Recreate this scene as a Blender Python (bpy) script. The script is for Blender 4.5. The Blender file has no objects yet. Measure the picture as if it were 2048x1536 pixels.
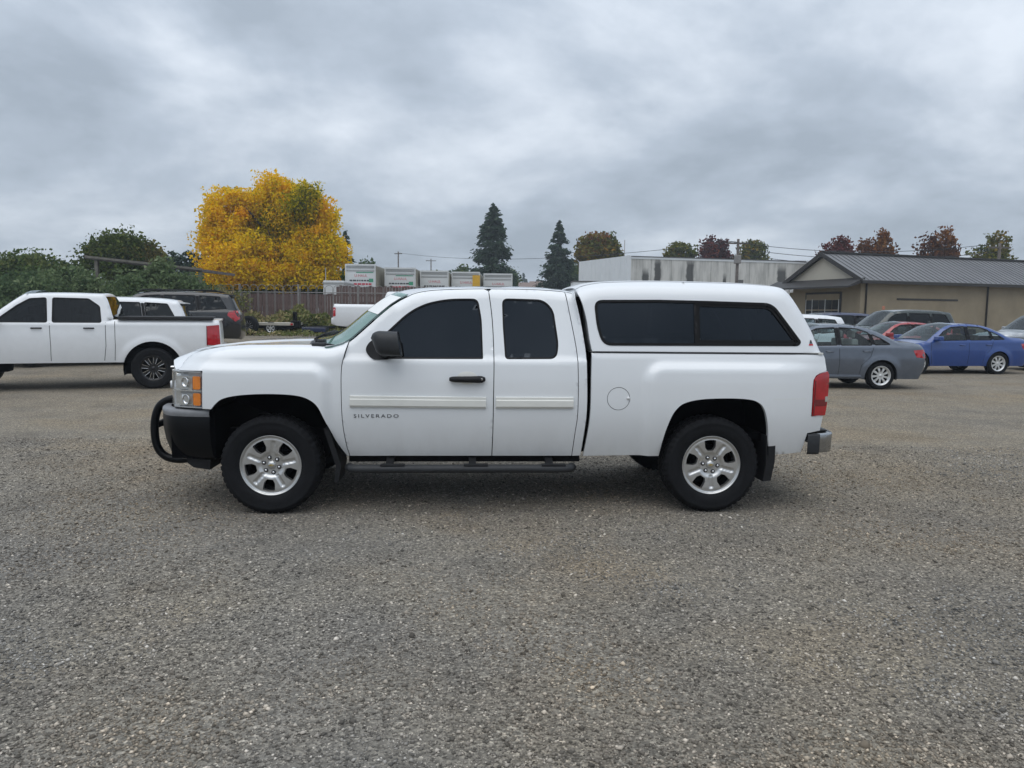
import bpy, bmesh, math, random
import numpy as np
from mathutils import Vector, Matrix
from mathutils.geometry import delaunay_2d_cdt
random.seed(7); RNG = np.random.default_rng(11)
R_ = math.radians
sc = bpy.context.scene
COL = sc.collection
# ------------------------------------------------------------------ camera
CAM_H, PITCH, ROLL, FPX = 1.66, R_(5.45), R_(0.6), 1494.0      # FPX: focal length in pixels of a 2048 px wide frame
_fw = Vector((0, math.cos(PITCH), -math.sin(PITCH))); _rt0 = Vector((1, 0, 0)); _dn0 = Vector((0, -math.sin(PITCH), -math.cos(PITCH)))
_rt = math.cos(ROLL) * _rt0 - math.sin(ROLL) * _dn0
_dn = math.sin(ROLL) * _rt0 + math.cos(ROLL) * _dn0
cam_d = bpy.data.cameras.new('camera'); cam = bpy.data.objects.new('camera', cam_d); COL.objects.link(cam)
cam_d.sensor_width = 36; cam_d.lens = 36 * FPX / 2048; cam_d.clip_start = 0.05; cam_d.clip_end = 4000
M = Matrix.Identity(4)
for i in range(3):
    M[i][0] = _rt[i]; M[i][1] = -_dn[i]; M[i][2] = -_fw[i]
M[2][3] = CAM_H
cam.matrix_world = M
sc.camera = cam
# ------------------------------------------------------------------ world: overcast daylight
SUN_EL, SUN_AZ = 68, 200            # azimuth the light comes from, degrees clockwise from +Y (the way the camera looks)
w = bpy.data.worlds.new('World'); sc.world = w; w.use_nodes = True
nt = w.node_tree; N = nt.nodes; L = nt.links; N.clear()
out = N.new('ShaderNodeOutputWorld'); bg = N.new('ShaderNodeBackground'); bg.inputs[1].default_value = 0.1
L.new(bg.outputs[0], out.inputs[0])
sky = N.new('ShaderNodeTexSky'); sky.sky_type = 'NISHITA'; sky.sun_disc = False
sky.sun_elevation = R_(SUN_EL); sky.sun_rotation = R_(SUN_AZ); sky.dust_density = 2.0
tc = N.new('ShaderNodeTexCoord'); sep = N.new('ShaderNodeSeparateXYZ'); L.new(tc.outputs['Generated'], sep.inputs[0])
def wm(op, a, b=None, clamp=False):
    n = N.new('ShaderNodeMath'); n.operation = op; n.use_clamp = clamp
    for i, v in enumerate((a, b)):
        if v is None: continue
        if isinstance(v, (int, float)): n.inputs[i].default_value = v
        else: L.new(v, n.inputs[i])
    return n.outputs[0]
zc = wm('ADD', wm('MAXIMUM', sep.outputs[2], 0.0), 0.34)           # cloud deck seen in perspective
cx = wm('DIVIDE', sep.outputs[0], zc); cy = wm('DIVIDE', sep.outputs[1], zc)
cmb = N.new('ShaderNodeCombineXYZ'); L.new(cx, cmb.inputs[0]); L.new(cy, cmb.inputs[1]); cmb.inputs[2].default_value = 3.7
OFF1 = (20.1, 2.9, 0)
def wnoise(scale, det, rough, dist, off):
    mp = N.new('ShaderNodeMapping'); mp.inputs['Location'].default_value = off; L.new(cmb.outputs[0], mp.inputs[0])
    n = N.new('ShaderNodeTexNoise'); n.inputs['Scale'].default_value = scale; n.inputs['Detail'].default_value = det
    n.inputs['Roughness'].default_value = rough; n.inputs['Distortion'].default_value = dist
    L.new(mp.outputs[0], n.inputs[0]); return n.outputs[0]
n1 = wnoise(1.6, 7, 0.54, 0.25, OFF1); n2 = wnoise(4.2, 7, 0.55, 0.15, (4.1, 2.2, 1))
nm = wm('ADD', wm('MULTIPLY', n1, 0.75), wm('MULTIPLY', n2, 0.25))
cr = N.new('ShaderNodeValToRGB'); L.new(nm, cr.inputs[0])
e = cr.color_ramp.elements
e[0].position = 0.40; e[0].color = (2.88, 3.34, 3.92, 1)
e[1].position = 0.64; e[1].color = (5.8, 6.3, 6.95, 1)
m_ = e.new(0.50); m_.color = (3.75, 4.28, 4.98, 1)
# an overcast sky brightens evenly from the horizon to the zenith
zen = wm('ADD', wm('MULTIPLY', wm('MAXIMUM', sep.outputs[2], 0.0), 0.75), 0.92)
zen = wm('ADD', zen, wm('MULTIPLY', wm('POWER', wm('SUBTRACT', 1.0, wm('MAXIMUM', sep.outputs[2], 0.0)), 9.0), 0.09))   # paler towards the horizon all round
vm = N.new('ShaderNodeVectorMath'); vm.operation = 'SCALE'; L.new(cr.outputs[0], vm.inputs[0]); L.new(zen, vm.inputs['Scale'])
mx = N.new('ShaderNodeMix'); mx.data_type = 'RGBA'; mx.inputs['Factor'].default_value = 0.94
L.new(sky.outputs[0], mx.inputs['A']); L.new(vm.outputs[0], mx.inputs['B'])
L.new(mx.outputs['Result'], bg.inputs[0])
sun_d = bpy.data.lights.new('sun', 'SUN'); sun_d.energy = 1.2; sun_d.angle = R_(70); sun_d.color = (1, 0.97, 0.93)
sun = bpy.data.objects.new('sun', sun_d); COL.objects.link(sun)
az, el = R_(SUN_AZ), R_(SUN_EL)
sdir = Vector((math.sin(az) * math.cos(el), math.cos(az) * math.cos(el), math.sin(el)))
sun.rotation_euler = sdir.to_track_quat('Z', 'Y').to_euler(); sun.location = (0, -20, 40)
sc.view_settings.view_transform = 'Standard'; sc.view_settings.look = 'None'; sc.view_settings.gamma = 1
sc.view_settings.exposure = 0.36; sc.view_settings.use_curve_mapping = False
sc.cycles.use_denoising = True; sc.cycles.max_bounces = 8; sc.cycles.transparent_max_bounces = 16
sc.cycles.caustics_reflective = False; sc.cycles.caustics_refractive = False

# ------------------------------------------------------------------ helpers
def ray(u, v): return _fw + (u - 1024) / FPX * _rt + (v - 768) / FPX * _dn
def at(u, v, y):
    """World point at depth y behind the lens, seen at photograph pixel u, v."""
    d = ray(u, v); return d * (y / d.y) + Vector((0, 0, CAM_H))
MATS = {}
def mat(name, col=(0.5, 0.5, 0.5), rough=0.5, metal=0.0, var=0.0, vscale=8.0, bump=0.0, bscale=40.0, coat=0.0, spec=0.5, col2=None, alpha_tint=None, detail=4, emit=None):
    m = bpy.data.materials.new(name); m.use_nodes = True; MATS[name] = m
    t = m.node_tree; b = t.nodes['Principled BSDF']
    b.inputs['Base Color'].default_value = (*col, 1); b.inputs['Roughness'].default_value = rough
    b.inputs['Metallic'].default_value = metal; b.inputs['Specular IOR Level'].default_value = spec
    b.inputs['Coat Weight'].default_value = coat; b.inputs['Coat Roughness'].default_value = 0.04
    co = t.nodes.new('ShaderNodeTexCoord')
    if var > 0 or col2:
        n = t.nodes.new('ShaderNodeTexNoise'); n.inputs['Scale'].default_value = vscale; n.inputs['Detail'].default_value = detail
        n.inputs['Roughness'].default_value = 0.6
        t.links.new(co.outputs['Object'], n.inputs[0])
        r = t.nodes.new('ShaderNodeValToRGB'); r.color_ramp.elements[0].position = 0.32; r.color_ramp.elements[1].position = 0.68
        c2 = col2 or tuple(min(1, c * (1 + var)) for c in col); c1 = col if col2 else tuple(c * (1 - var) for c in col)
        r.color_ramp.elements[0].color = (*c1, 1); r.color_ramp.elements[1].color = (*c2, 1)
        t.links.new(n.outputs[0], r.inputs[0]); t.links.new(r.outputs[0], b.inputs['Base Color'])
    if bump > 0:
        n2 = t.nodes.new('ShaderNodeTexNoise'); n2.inputs['Scale'].default_value = bscale; n2.inputs['Detail'].default_value = 4
        t.links.new(co.outputs['Object'], n2.inputs[0])
        bp = t.nodes.new('ShaderNodeBump'); bp.inputs['Strength'].default_value = bump; bp.inputs['Distance'].default_value = 0.02
        t.links.new(n2.outputs[0], bp.inputs['Height']); t.links.new(bp.outputs[0], b.inputs['Normal'])
    return m
def glass(name, tint, clear, rough=0.03, dif=0.22, dcol=None, ior=1.42, gcol=(0.92, 0.96, 0.97)):
    """Window glass: tinted see-through pane with a glossy face."""
    m = bpy.data.materials.new(name); m.use_nodes = True; MATS[name] = m
    t = m.node_tree; t.nodes.clear(); o = t.nodes.new('ShaderNodeOutputMaterial')
    tr = t.nodes.new('ShaderNodeBsdfTransparent'); tr.inputs[0].default_value = (*[c * clear for c in tint], 1)
    gl = t.nodes.new('ShaderNodeBsdfGlossy'); gl.inputs[0].default_value = (*gcol, 1); gl.inputs['Roughness'].default_value = rough
    df = t.nodes.new('ShaderNodeBsdfDiffuse'); df.inputs[0].default_value = (*(dcol or [c * 0.16 for c in tint]), 1)
    fr = t.nodes.new('ShaderNodeFresnel'); gm = t.nodes.new('ShaderNodeNewGeometry'); mr = t.nodes.new('ShaderNodeMapRange')
    mr.inputs[3].default_value = ior; mr.inputs[4].default_value = 1 / ior; t.links.new(gm.outputs['Backfacing'], mr.inputs[0]); t.links.new(mr.outputs[0], fr.inputs[0])   # same gloss on both faces of the pane
    nz = t.nodes.new('ShaderNodeTexNoise'); nz.inputs['Scale'].default_value = 3.0
    co = t.nodes.new('ShaderNodeTexCoord'); t.links.new(co.outputs['Object'], nz.inputs[0])
    bp = t.nodes.new('ShaderNodeBump'); bp.inputs['Strength'].default_value = 0.02; bp.inputs['Distance'].default_value = 0.05
    t.links.new(nz.outputs[0], bp.inputs['Height']); t.links.new(bp.outputs[0], gl.inputs['Normal'])
    m0 = t.nodes.new('ShaderNodeMixShader'); m0.inputs[0].default_value = dif
    t.links.new(tr.outputs[0], m0.inputs[1]); t.links.new(df.outputs[0], m0.inputs[2])
    m1 = t.nodes.new('ShaderNodeMixShader'); t.links.new(fr.outputs[0], m1.inputs[0])
    t.links.new(m0.outputs[0], m1.inputs[1]); t.links.new(gl.outputs[0], m1.inputs[2]); t.links.new(m1.outputs[0], o.inputs[0])
    return m
def mk(name, verts, faces, material, parent=None, smooth=True, loc=None):
    me = bpy.data.meshes.new(name)
    me.from_pydata([tuple(map(float, v)) for v in verts], [], [tuple(int(i) for i in f) for f in faces])
    if smooth: me.polygons.foreach_set('use_smooth', [True] * len(me.polygons))
    me.update()
    return link(name, me, material, parent, loc)
def link(name, me, material, parent=None, loc=None):
    if material is not None and not me.materials:
        me.materials.append(MATS[material] if isinstance(material, str) else material)
    o = bpy.data.objects.new(name, me); COL.objects.link(o)
    if parent is not None: o.parent = parent
    if loc is not None: o.location = loc
    return o
def mesh_np(name, V, F, material):
    """Fast mesh from numpy arrays; F is (n,k) with equal k."""
    me = bpy.data.meshes.new(name); k = F.shape[1]
    me.vertices.add(len(V)); me.vertices.foreach_set('co', V.astype(np.float32).ravel())
    me.loops.add(F.size); me.loops.foreach_set('vertex_index', F.astype(np.int32).ravel())
    me.polygons.add(len(F)); me.polygons.foreach_set('loop_start', np.arange(0, F.size, k, dtype=np.int32))
    me.polygons.foreach_set('loop_total', np.full(len(F), k, dtype=np.int32))
    me.update(calc_edges=True); me.validate()
    me.materials.append(MATS[material] if isinstance(material, str) else material)
    return me
def empty(name, loc=(0, 0, 0), rz=0.0, parent=None):
    o = bpy.data.objects.new(name, None); COL.objects.link(o); o.location = loc; o.rotation_euler = (0, 0, rz); o.empty_display_size = 0.2
    if parent is not None: o.parent = parent
    return o
def tag(o, label=None, cat=None, group=None, kind=None):
    if label: o['label'] = label
    if cat: o['category'] = cat
    if group: o['group'] = group
    if kind: o['kind'] = kind
    return o
class MB:
    """Collects boxes, bars, tubes and lathed shapes into ONE mesh."""
    def __init__(s): s.v = []; s.f = []
    def add(s, V, F):
        n = len(s.v); s.v += [tuple(p) for p in V]; s.f += [tuple(i + n for i in f) for f in F]; return s
    def box(s, x0, x1, y0, y1, z0, z1, bev=0.0):
        if bev <= 0:
            V = [(x, y, z) for x in (x0, x1) for y in (y0, y1) for z in (z0, z1)]
            return s.add(V, [(0, 1, 3, 2), (4, 6, 7, 5), (0, 4, 5, 1), (2, 3, 7, 6), (0, 2, 6, 4), (1, 5, 7, 3)])
        bm = bmesh.new(); bmesh.ops.create_cube(bm, size=1)
        for q in bm.verts: q.co = ((x0 + x1) / 2 + q.co.x * (x1 - x0), (y0 + y1) / 2 + q.co.y * (y1 - y0), (z0 + z1) / 2 + q.co.z * (z1 - z0))
        bmesh.ops.bevel(bm, geom=bm.edges[:], offset=bev, segments=2, affect='EDGES', profile=0.5)
        bm.verts.index_update(); s.add([q.co[:] for q in bm.verts], [[q.index for q in f.verts] for f in bm.faces]); bm.free(); return s
    def tube(s, pts, r, n=10, cap=True, flat=1.0):
        pts = [Vector(p) for p in pts]; rr = r if isinstance(r, (list, tuple)) else [r] * len(pts)
        V = []; F = []; up = None
        for i, p in enumerate(pts):
            t = (pts[min(i + 1, len(pts) - 1)] - pts[max(i - 1, 0)]).normalized()
            if up is None: up = Vector((0, 0, 1)) if abs(t.z) < 0.9 else Vector((1, 0, 0))
            a = t.cross(up).normalized(); b = a.cross(t).normalized(); up = b
            for k in range(n):
                an = 2 * math.pi * k / n; V.append(p + a * (math.cos(an) * rr[i]) + b * (math.sin(an) * rr[i] * flat))
        for i in range(len(pts) - 1):
            for k in range(n): F.append((i * n + k, i * n + (k + 1) % n, (i + 1) * n + (k + 1) % n, (i + 1) * n + k))
        if cap: F += [tuple(range(n - 1, -1, -1)), tuple(range((len(pts) - 1) * n, len(pts) * n))]
        return s.add(V, F)
    def lathe(s, prof, n=48, c=(0, 0, 0), closed=False, rfun=None):
        """prof: (radius, y) pairs turned about the Y axis."""
        V = []; F = []; m = len(prof)
        for k in range(n):
            an = 2 * math.pi * k / n
            for j, (r, y) in enumerate(prof):
                rr = rfun(j, k, r) if rfun else r
                V.append((c[0] + rr * math.cos(an), c[1] + y, c[2] + rr * math.sin(an)))
        for k in range(n):
            for j in range(m if closed else m - 1):
                j2 = (j + 1) % m; k2 = (k + 1) % n; F.append((k * m + j, k * m + j2, k2 * m + j2, k2 * m + j))
        return s.add(V, F)
    def prism(s, poly, a0, a1, axis='y'):
        """Polygon (p,q) extruded along an axis: y -> (p,a,q), x -> (a,p,q), z -> (p,q,a)."""
        mp = {'y': lambda p, q, a: (p, a, q), 'x': lambda p, q, a: (a, p, q), 'z': lambda p, q, a: (p, q, a)}[axis]
        n = len(poly); V = [mp(p, q, a0) for p, q in poly] + [mp(p, q, a1) for p, q in poly]
        F = [tuple(range(n)), tuple(range(2 * n - 1, n - 1, -1))] + [(i, n + i, n + (i + 1) % n, (i + 1) % n) for i in range(n)]
        return s.add(V, F)
    def build(s, name, material, parent=None, smooth=False, loc=None): return mk(name, s.v, s.f, material, parent, smooth, loc)
def dup(o, parent=None, loc=None, rot=None, scale=None):
    c = o.copy(); COL.objects.link(c); c.parent = parent if parent is not None else o.parent
    if loc is not None: c.location = loc
    if rot is not None: c.rotation_euler = rot
    if scale is not None: c.scale = scale
    return c
def dup_tree(o, parent=None, loc=None, rot=None, scale=None):
    kids = list(o.children); c = o.copy(); COL.objects.link(c); c.parent = parent
    if loc is not None: c.location = loc
    if rot is not None: c.rotation_euler = rot
    if scale is not None: c.scale = scale
    for ch in kids: dup_tree(ch, c)
    return c
def sstep(a, b, x):
    t = min(1.0, max(0.0, (x - a) / (b - a))); return t * t * (3 - 2 * t)
def interp(x, pts):
    if x <= pts[0][0]: return pts[0][1]
    for (x0, y0), (x1, y1) in zip(pts, pts[1:]):
        if x <= x1: return y0 + (y1 - y0) * (x - x0) / (x1 - x0)
    return pts[-1][1]
def spl(pts, n=6):
    """Catmull-Rom through the points (open)."""
    P = [pts[0]] + list(pts) + [pts[-1]]; o = []
    for i in range(1, len(P) - 2):
        p0, p1, p2, p3 = (np.array(P[i + k], float) for k in (-1, 0, 1, 2))
        for k in range(n):
            t = k / n; o.append(tuple(0.5 * (2 * p1 + (p2 - p0) * t + (2 * p0 - 5 * p1 + 4 * p2 - p3) * t * t + (3 * p1 - p0 - 3 * p2 + p3) * t ** 3)))
    o.append(tuple(pts[-1])); return o
def rpoly(pts, r, n=6):
    """Closed polygon with rounded corners; r a number or a list."""
    o = []; m = len(pts)
    for i in range(m):
        p = np.array(pts[i], float); a = np.array(pts[i - 1], float) - p; b = np.array(pts[(i + 1) % m], float) - p
        rad = r[i] if isinstance(r, (list, tuple)) else r
        la, lb = np.linalg.norm(a), np.linalg.norm(b); rad = min(rad, la * 0.48, lb * 0.48)
        if rad < 1e-4: o.append(tuple(p)); continue
        s0 = p + a / la * rad; s1 = p + b / lb * rad
        for k in range(n + 1):
            t = k / n; o.append(tuple((1 - t) ** 2 * s0 + 2 * t * (1 - t) * p + t * t * s1))
    return o
def resample(poly, step, closed=True):
    P = [np.array(p, float) for p in poly]; o = []
    m = len(P) if closed else len(P) - 1
    for i in range(m):
        a, b = P[i], P[(i + 1) % len(P)]; d = np.linalg.norm(b - a)
        if d < 1e-6: continue
        k = max(1, int(math.ceil(d / step)))
        for j in range(k): o.append(tuple(a + (b - a) * j / k))
    if not closed: o.append(tuple(P[-1]))
    q = [o[0]]
    for p in o[1:]:
        if math.hypot(p[0] - q[-1][0], p[1] - q[-1][1]) > 1e-4: q.append(p)
    if closed and math.hypot(q[0][0] - q[-1][0], q[0][1] - q[-1][1]) < 1e-4: q.pop()
    return q
def area2(p): return sum(a[0] * b[1] - b[0] * a[1] for a, b in zip(p, p[1:] + p[:1])) / 2
def inset(poly, d):
    """Move every edge of the closed polygon inwards by d."""
    p = list(poly); s = 1 if area2(p) > 0 else -1; n = len(p); o = []
    for i in range(n):
        a = np.array(p[i]) - np.array(p[i - 1]); b = np.array(p[(i + 1) % n]) - np.array(p[i])
        a = a / max(np.linalg.norm(a), 1e-9); b = b / max(np.linalg.norm(b), 1e-9)
        na = np.array((-a[1], a[0])); nb = np.array((-b[1], b[0])); m = na + nb; l = np.linalg.norm(m)
        m = m / l if l > 1e-6 else na
        o.append(tuple(np.array(p[i]) + s * m * d / max(0.35, float(m @ na))))
    return o
def inpoly(P, poly):
    P = np.asarray(P); x, y = P[:, 0], P[:, 1]; r = np.zeros(len(P), bool); q = np.asarray(poly); j = len(q) - 1
    for i in range(len(q)):
        xi, yi = q[i]; xj, yj = q[j]
        c = ((yi > y) != (yj > y)) & (x < (xj - xi) * (y - yi) / (yj - yi + 1e-12) + xi); r ^= c; j = i
    return r
def tri2d(outline, holes=(), step=0.05, bstep=None):
    """Triangulate a polygon with holes, with interior points; returns 2-D points and triangles."""
    bstep = bstep or step * 0.7
    loops = [resample(outline, bstep)] + [resample(h, bstep) for h in holes]
    V = []; E = []
    for lp in loops:
        n = len(V); V += lp; E += [(n + i, n + (i + 1) % len(lp)) for i in range(len(lp))]
    B = np.array(V); lo = B.min(0); hi = B.max(0)
    gx = np.arange(lo[0], hi[0] + step, step); gz = np.arange(lo[1], hi[1] + step, step * 0.87)
    G = np.array([(x + (step / 2 if i % 2 else 0), z) for i, z in enumerate(gz) for x in gx])
    ok = inpoly(G, loops[0])
    for h in loops[1:]: ok &= ~inpoly(G, h)
    G = G[ok]
    if len(G):
        dmin = np.full(len(G), 1e9)
        for i in range(0, len(B), 200):
            d = np.sqrt(((G[:, None, :] - B[None, i:i + 200]) ** 2).sum(2)).min(1); dmin = np.minimum(dmin, d)
        G = G[dmin > step * 0.45]
    A = [Vector(p) for p in V] + [Vector((float(a), float(b))) for a, b in G]
    vo, eo, fo, *_ = delaunay_2d_cdt(A, E, [], 0, 1e-6)
    vo = np.array([(p.x, p.y) for p in vo]); fo = np.array([f for f in fo if len(f) == 3])
    c = vo[fo].mean(1); ok = inpoly(c, loops[0])
    for h in loops[1:]: ok &= ~inpoly(c, h)
    return vo, fo[ok]
def panel(name, outline, fmap, material, parent, holes=(), step=0.05, bstep=None, thick=0.02, tdir=None, smooth=True):
    """Sheet cut to an outline in two coordinates, bent through fmap(a,b) -> (x,y,z), with an edge of depth thick along tdir."""
    v2, f = tri2d(outline, holes, step, bstep)
    V = [fmap(a, b) for a, b in v2]; F = [tuple(t) for t in f]
    if thick:
        cnt = {}
        for t in F:
            for i in range(3):
                a, b = t[i], t[(i + 1) % 3]; k = (min(a, b), max(a, b)); cnt[k] = None if k in cnt else (a, b)
        be = [x for x in cnt.values() if x]; td = tdir or (0, 1, 0); ia = {}; ib = {}
        for a, b in be:
            for q in (a, b):
                if q not in ia:
                    p = V[q]; ia[q] = len(V); V.append(tuple(p)); ib[q] = len(V); V.append(tuple(p[i] + td[i] * thick for i in range(3)))
            F.append((ia[b], ia[a], ib[a], ib[b]))
    return mk(name, V, F, material, parent, smooth)
def grid(name, rows, material, parent=None, smooth=True, close=False):
    """Quad sheet through rows of points."""
    n = len(rows[0]); V = [p for r in rows for p in r]; F = []
    for i in range(len(rows) - 1):
        for j in range(n if close else n - 1):
            j2 = (j + 1) % n; F.append((i * n + j, i * n + j2, (i + 1) * n + j2, (i + 1) * n + j))
    return mk(name, V, F, material, parent, smooth)
_TC = {}
def text_mesh(name, s, size, material, parent, fmap, extrude=0.002, space=1.0, xscale=1.0):
    """Lettering as a thin mesh; fmap((a,b,c)) places it, a along the line, b up, c outwards."""
    cu = bpy.data.curves.new(name, 'FONT'); cu.body = s; cu.size = size; cu.extrude = extrude; cu.space_character = space; cu.resolution_u = 3
    o = bpy.data.objects.new(name, cu); COL.objects.link(o); dg = bpy.context.evaluated_depsgraph_get()
    me = bpy.data.meshes.new_from_object(o.evaluated_get(dg)); bpy.data.objects.remove(o)
    for q in me.vertices: q.co = fmap(q.co.x * xscale, q.co.y, q.co.z)
    me.materials.clear()
    return link(name, me, material, parent)

# ------------------------------------------------------------------ materials
def grime(m, z0, z1, amount, dirt=(0.30, 0.275, 0.24)):
    """Road film: a broken film of dirt thrown up on the lowest part of the bodywork."""
    t = MATS[m].node_tree; b = t.nodes['Principled BSDF']; src = b.inputs['Base Color'].links[0].from_socket
    co = t.nodes.new('ShaderNodeTexCoord'); sp = t.nodes.new('ShaderNodeSeparateXYZ'); t.links.new(co.outputs['Object'], sp.inputs[0])
    mr = t.nodes.new('ShaderNodeMapRange'); mr.inputs[1].default_value = z1; mr.inputs[2].default_value = z0; t.links.new(sp.outputs[2], mr.inputs[0])
    mp = t.nodes.new('ShaderNodeMapping'); mp.inputs['Scale'].default_value = (1.0, 1.0, 0.35); t.links.new(co.outputs['Object'], mp.inputs[0])
    n = t.nodes.new('ShaderNodeTexNoise'); n.inputs['Scale'].default_value = 5.0; n.inputs['Detail'].default_value = 8; n.inputs['Roughness'].default_value = 0.7; t.links.new(mp.outputs[0], n.inputs[0])
    a = t.nodes.new('ShaderNodeMath'); a.operation = 'MULTIPLY'; t.links.new(mr.outputs[0], a.inputs[0]); t.links.new(n.outputs[0], a.inputs[1])
    c = t.nodes.new('ShaderNodeMath'); c.operation = 'MULTIPLY'; c.inputs[1].default_value = amount * 2; c.use_clamp = True; t.links.new(a.outputs[0], c.inputs[0])
    x = t.nodes.new('ShaderNodeMix'); x.data_type = 'RGBA'; t.links.new(c.outputs[0], x.inputs['Factor']); t.links.new(src, x.inputs['A']); x.inputs['B'].default_value = (*dirt, 1)
    t.links.new(x.outputs['Result'], b.inputs['Base Color'])
mat('white_paint', (0.735, 0.76, 0.78), 0.32, coat=1.0, var=0.012, vscale=2.0)
grime('white_paint', 0.42, 0.85, 0.28)
mat('cap_white', (0.745, 0.768, 0.79), 0.34, coat=0.4, var=0.012, vscale=2.0)
mat('moulding_white', (0.70, 0.70, 0.66), 0.35, var=0.03)
mat('black_plastic', (0.008, 0.0085, 0.010), 0.6, spec=0.3, var=0.15, vscale=30, bump=0.15, bscale=300)
mat('grey_plastic', (0.026, 0.028, 0.031), 0.5, spec=0.35, var=0.12, vscale=20, bump=0.15, bscale=300)
mat('black_paint', (0.0025, 0.003, 0.004), 0.35, spec=0.2, coat=0.0, var=0.1)
mat('rubber', (0.0065, 0.007, 0.0085), 0.75, spec=0.22, var=0.25, vscale=14, bump=0.2, bscale=120)
mat('rubber_seal', (0.0045, 0.0045, 0.0055), 0.55, spec=0.2, var=0.1)
mat('dark_void', (0.003, 0.003, 0.004), 0.95, spec=0.05, var=0.1)
mat('chassis', (0.006, 0.006, 0.007), 0.85, spec=0.15, var=0.3, vscale=6)
mat('alloy', (0.60, 0.60, 0.59), 0.30, 0.85, var=0.05, vscale=10)
mat('alloy_lip', (0.68, 0.68, 0.67), 0.26, 0.85, var=0.03)
mat('pad_grey', (0.19, 0.195, 0.205), 0.42, var=0.12, vscale=20, bump=0.1, bscale=300)
mat('bumper_chrome', (0.40, 0.41, 0.42), 0.22, 1.0, var=0.04)
mat('chrome', (0.72, 0.73, 0.74), 0.10, 1.0, var=0.02)
mat('steel', (0.30, 0.29, 0.28), 0.45, 0.9, var=0.2, vscale=12)
mat('red_lens', (0.42, 0.006, 0.014), 0.14, coat=1.0, var=0.2, vscale=9, spec=0.6)
mat('dark_red_lens', (0.16, 0.004, 0.010), 0.18, coat=1.0, var=0.15, vscale=9)
mat('amber_lens', (0.85, 0.24, 0.015), 0.18, coat=1.0, var=0.12, vscale=20)
mat('lamp_silver', (0.70, 0.71, 0.70), 0.16, 0.7, var=0.06, vscale=15)
mat('lamp_grey', (0.50, 0.52, 0.54), 0.3, 0.3, var=0.1, vscale=15)
mat('badge_dark', (0.035, 0.037, 0.04), 0.3, var=0.1)
mat('badge_red', (0.55, 0.02, 0.03), 0.35, var=0.05)
mat('badge_gold', (0.60, 0.48, 0.22), 0.25, 0.8, var=0.05)
mat('sticker_white', (0.80, 0.81, 0.80), 0.5, var=0.02)
glass('tint_glass', (0.10, 0.115, 0.135), 0.12, gcol=(0.66, 0.77, 0.90), ior=1.5)
glass('wind_glass', (0.55, 0.80, 0.74), 0.5, dif=0.45, dcol=(0.30, 0.52, 0.45))
glass('car_glass', (0.74, 0.84, 0.84), 0.92, dif=0.06)
glass('clear_lens', (0.97, 0.97, 0.97), 0.98, dif=0.0)
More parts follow.
